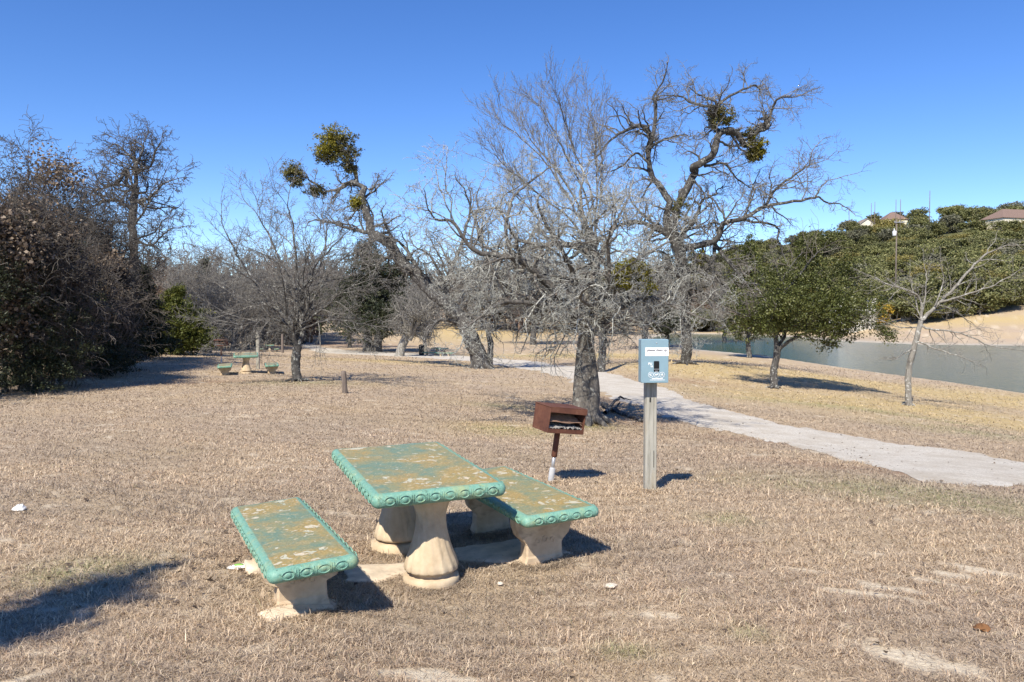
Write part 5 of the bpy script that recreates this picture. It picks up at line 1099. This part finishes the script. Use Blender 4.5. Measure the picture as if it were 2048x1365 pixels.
# ------------------------------------------------------------------ grass blades
bpy.context.view_layer.update(); BASES = [(pg.x, pg.y, .06)]
for o in [T1] + [q for q in COL.objects if q.name in ('concrete_bench', 'concrete_bench.001')]:
    for c_ in o.children:
        if c_.name.startswith(('pedestal', 'leg')): w_ = o.matrix_world @ c_.location; BASES += [(w_.x, w_.y, .2 if 'ped' in c_.name else .17)] * 3
q = gp(1101, 966); BASES.append((q.x, q.y, .035)); q = gp(1172, 846); BASES += [(q.x, q.y, .3)] * 3
def blades(n_, d0, d1, a0, a1, name, label, hmul=1.0):
    RNG.random(3)
    D = np.exp(RNG.uniform(math.log(d0), math.log(d1), n_)); A = RNG.uniform(a0, a1, n_); x = D * np.sin(A); y = D * np.cos(A)
    cl = RNG.random(n_) < .5; r_ = .03 * D / 5; gx = np.round(x / (.09 + .012 * D)) * (.09 + .012 * D); gy = np.round(y / (.09 + .012 * D)) * (.09 + .012 * D)
    gx = gx + (vnoise(gx, gy, .01, 41) - .5) * .12; gy = gy + (vnoise(gx, gy, .01, 42) - .5) * .12
    x = np.where(cl, gx + RNG.normal(0, 1, n_) * r_, x); y = np.where(cl, gy + RNG.normal(0, 1, n_) * r_, y); 
    if d0 < 10:
        bs = np.array(BASES); k = 26000; q = RNG.integers(0, len(bs), k); a_ = RNG.uniform(0, 2 * np.pi, k); R2 = bs[q, 2] + np.abs(RNG.normal(0, .035, k)) + .004; x[:k] = bs[q, 0] + R2 * np.cos(a_); y[:k] = bs[q, 1] + R2 * np.sin(a_)
    D = np.hypot(x, y)
    jx = (vnoise(x, y, .22, 61) - .5) * .55; jy = (vnoise(x, y, .22, 62) - .5) * .55; keep = ~in_poly(x + jx, y + jy, PATHPOLY) & (lake_sd(x, y) > .6)
    for pp in PADS:
        c_ = pp.mean(0); keep &= ~(in_poly(x, y, c_ + (pp - c_) * .95) & (RNG.random(n_) < .93))
    g_, gr_, ba_, br_ = fields(x, y); keep &= RNG.random(n_) > ba_ * .93
    x, y, D, g_, gr_, ba_, br_ = [q[keep] for q in (x, y, D, g_, gr_, ba_, br_)]; n_ = len(x)
    z = zf(x, y)
    clump = vnoise(x, y, .35, 51); cl2 = vnoise(x, y, 1.4, 52); h = (.014 + .034 * RNG.random(n_) ** 1.5) * (.72 + .56 * clump) * (1 + D * .02) * hmul * np.interp(D, [5, 12, 24], [1, .8, .7])
    tall = RNG.random(n_) < .03 * (clump > .55); h = np.where(tall, h * 1.9, h)
    wd = np.maximum(.0021, .00044 * D) * RNG.uniform(.6, 1.4, n_)
    az = RNG.uniform(0, 2 * np.pi, n_); lean = RNG.uniform(.5, 2.3, n_) * np.where(tall, .4, 1); dx, dy = np.cos(az), np.sin(az); fa = az + RNG.normal(1.57, .6, n_); wx, wy = np.cos(fa), np.sin(fa)
    B = np.stack([x, y, z - .004], -1); Wv = np.stack([wx * wd, wy * wd, np.zeros(n_)], -1)
    mid = B + np.stack([dx * h * lean * .4, dy * h * lean * .4, h * .62], -1); tip = B + np.stack([dx * h * lean * 1.15, dy * h * lean * 1.15, h * np.clip(1.05 - lean * .33, .3, 1)], -1)
    V = np.stack([B - Wv, B + Wv, mid + Wv * .75, mid - Wv * .75, tip], 1).reshape(-1, 3)
    i_ = np.arange(n_) * 5; T = np.stack([np.stack([i_, i_ + 1, i_ + 2], -1), np.stack([i_, i_ + 2, i_ + 3], -1), np.stack([i_ + 3, i_ + 2, i_ + 4], -1)], 1).reshape(-1, 3)
    pal = np.array([(.50, .405, .28), (.58, .475, .325), (.42, .33, .23), (.31, .25, .185), (.70, .60, .43), (.20, .15, .105), (.48, .35, .225), (.46, .395, .30)]); col = pal[RNG.choice(8, n_, p=[.2, .16, .16, .14, .1, .1, .06, .08])] * np.array([1.13, 1.08, 1.10])
    def mx(c_, k_, f_): return c_ + (np.array(k_) - c_) * f_[:, None]
    rr_ = RNG.random(n_)
    col = mx(col, (.64, .49, .21), g_ * (.35 + .5 * rr_)); col = mx(col, (.31, .19, .12), br_ * .6 * rr_); col = mx(col, (.22, .27, .09), np.clip(gr_ * 1.0 * (rr_ > .45) + (rr_ > .985) * .6, 0, 1) * .8)
    col = mx(col, (.35, .295, .23), np.clip(cl2 * 1.6 - .7, 0, .55)); col = mx(col, (.60, .48, .33), np.clip(.75 - cl2 * 1.6, 0, .45)); col = col * (RNG.uniform(.8, 1.15, n_) * (.88 + .2 * clump))[:, None] * .98; mean_ = col.mean(0); fd = np.clip((D - 9) / 14, 0, .6)[:, None]; gsel = (1 - g_ * .8)[:, None]; col = col * (1 - fd * gsel) + mean_ * fd * gsel
    ca = np.repeat(np.concatenate([col, np.ones((n_, 1))], 1), 3, axis=0)
    me = fast_mesh(name, V, T, M['blade'], False, {'tint': ('FACE', 'FLOAT_COLOR', ca)}, tri=True); o = link(name, me); tag(o, label, 'grass', kind='stuff'); print(name, n_)
m, nt, b, out = new_mat('grass_blade'); n = N(nt); c = n.attr('tint', 'Color'); n.link(c, b.inputs['Base Color']); b.inputs['Roughness'].default_value = .7
t = n.node('ShaderNodeBsdfTranslucent'); n.link(c, t.inputs[0]); mx_ = n.node('ShaderNodeMixShader'); mx_.inputs[0].default_value = .3; n.link(b.outputs[0], mx_.inputs[1]); n.link(t.outputs[0], mx_.inputs[2]); n.link(mx_.outputs[0], out.inputs[0]); M['blade'] = m
blades(680000, 2.3, 24, -.78, .78, 'dry_grass', 'short dry straw coloured grass of the foreground lawn')
blades(90000, 24, 70, -.72, .72, 'far_dry_grass', 'dry grass of the lawn beyond the first trees', 1.3)
xy = np.stack([RNG.uniform(-6, 6, 300), RNG.uniform(3, 16, 300)], 1); xy = np.vstack([xy, RNG.normal(size=(500, 2)) * np.array([2.4, 2.2]) + np.array([1.6, 16.5]), RNG.normal(size=(160, 2)) * .5 + np.array([-2.0, 5.4]), RNG.normal(size=(140, 2)) * np.array([3., 1.6]) + np.array([6.5, 13.5])])
C = np.concatenate([xy, (zf(xy[:, 0], xy[:, 1]) + .022)[:, None]], 1); V_, Q_ = leaves(C, .024, up=1.5, aspect=.5)
tag(link('leaf_litter', fast_mesh('leaf_litter', V_, Q_, M['dead_leaf'], False, {'rnd': ('FACE', 'FLOAT', RNG.uniform(0, .8, len(C)))})), 'scattered brown dead leaves in the grass', 'leaf litter', kind='stuff')

# ------------------------------------------------------------------ light
EL, AZ = math.radians(46), math.radians(22)       # shadows fall away from the camera and to the right
w = bpy.data.worlds.new('World'); scn.world = w; w.use_nodes = True; nt = w.node_tree; nt.nodes.clear()
sky = nt.nodes.new('ShaderNodeTexSky'); sky.sky_type = 'NISHITA'; sky.sun_disc = False; sky.sun_elevation = EL; sky.sun_rotation = math.pi + AZ; sky.altitude = 1200; sky.air_density = .85; sky.dust_density = .05; sky.ozone_density = 2.2
bg = nt.nodes.new('ShaderNodeBackground'); bg.inputs[1].default_value = .132; o_ = nt.nodes.new('ShaderNodeOutputWorld'); hs = nt.nodes.new('ShaderNodeHueSaturation'); hs.inputs['Saturation'].default_value = 1.26; hs.inputs['Hue'].default_value = .511; nt.links.new(sky.outputs[0], hs.inputs['Color']); nt.links.new(hs.outputs[0], bg.inputs[0]); nt.links.new(bg.outputs[0], o_.inputs[0])
sd = bpy.data.lights.new('sun', 'SUN'); sd.energy = 5.0; sd.angle = math.radians(.53); sd.color = (1, .935, .82); so = bpy.data.objects.new('sun', sd); COL.objects.link(so)
dirv = Vector((math.sin(AZ) * math.cos(EL), math.cos(AZ) * math.cos(EL), -math.sin(EL))); so.rotation_euler = dirv.to_track_quat('-Z', 'Y').to_euler(); so.location = (-10, -15, 20)
scn.view_settings.view_transform = 'Standard'; scn.view_settings.look = 'None'; scn.view_settings.exposure = .6; scn.view_settings.gamma = 1
try: scn.cycles.max_bounces = 6; scn.cycles.transparent_max_bounces = 4
except Exception: pass
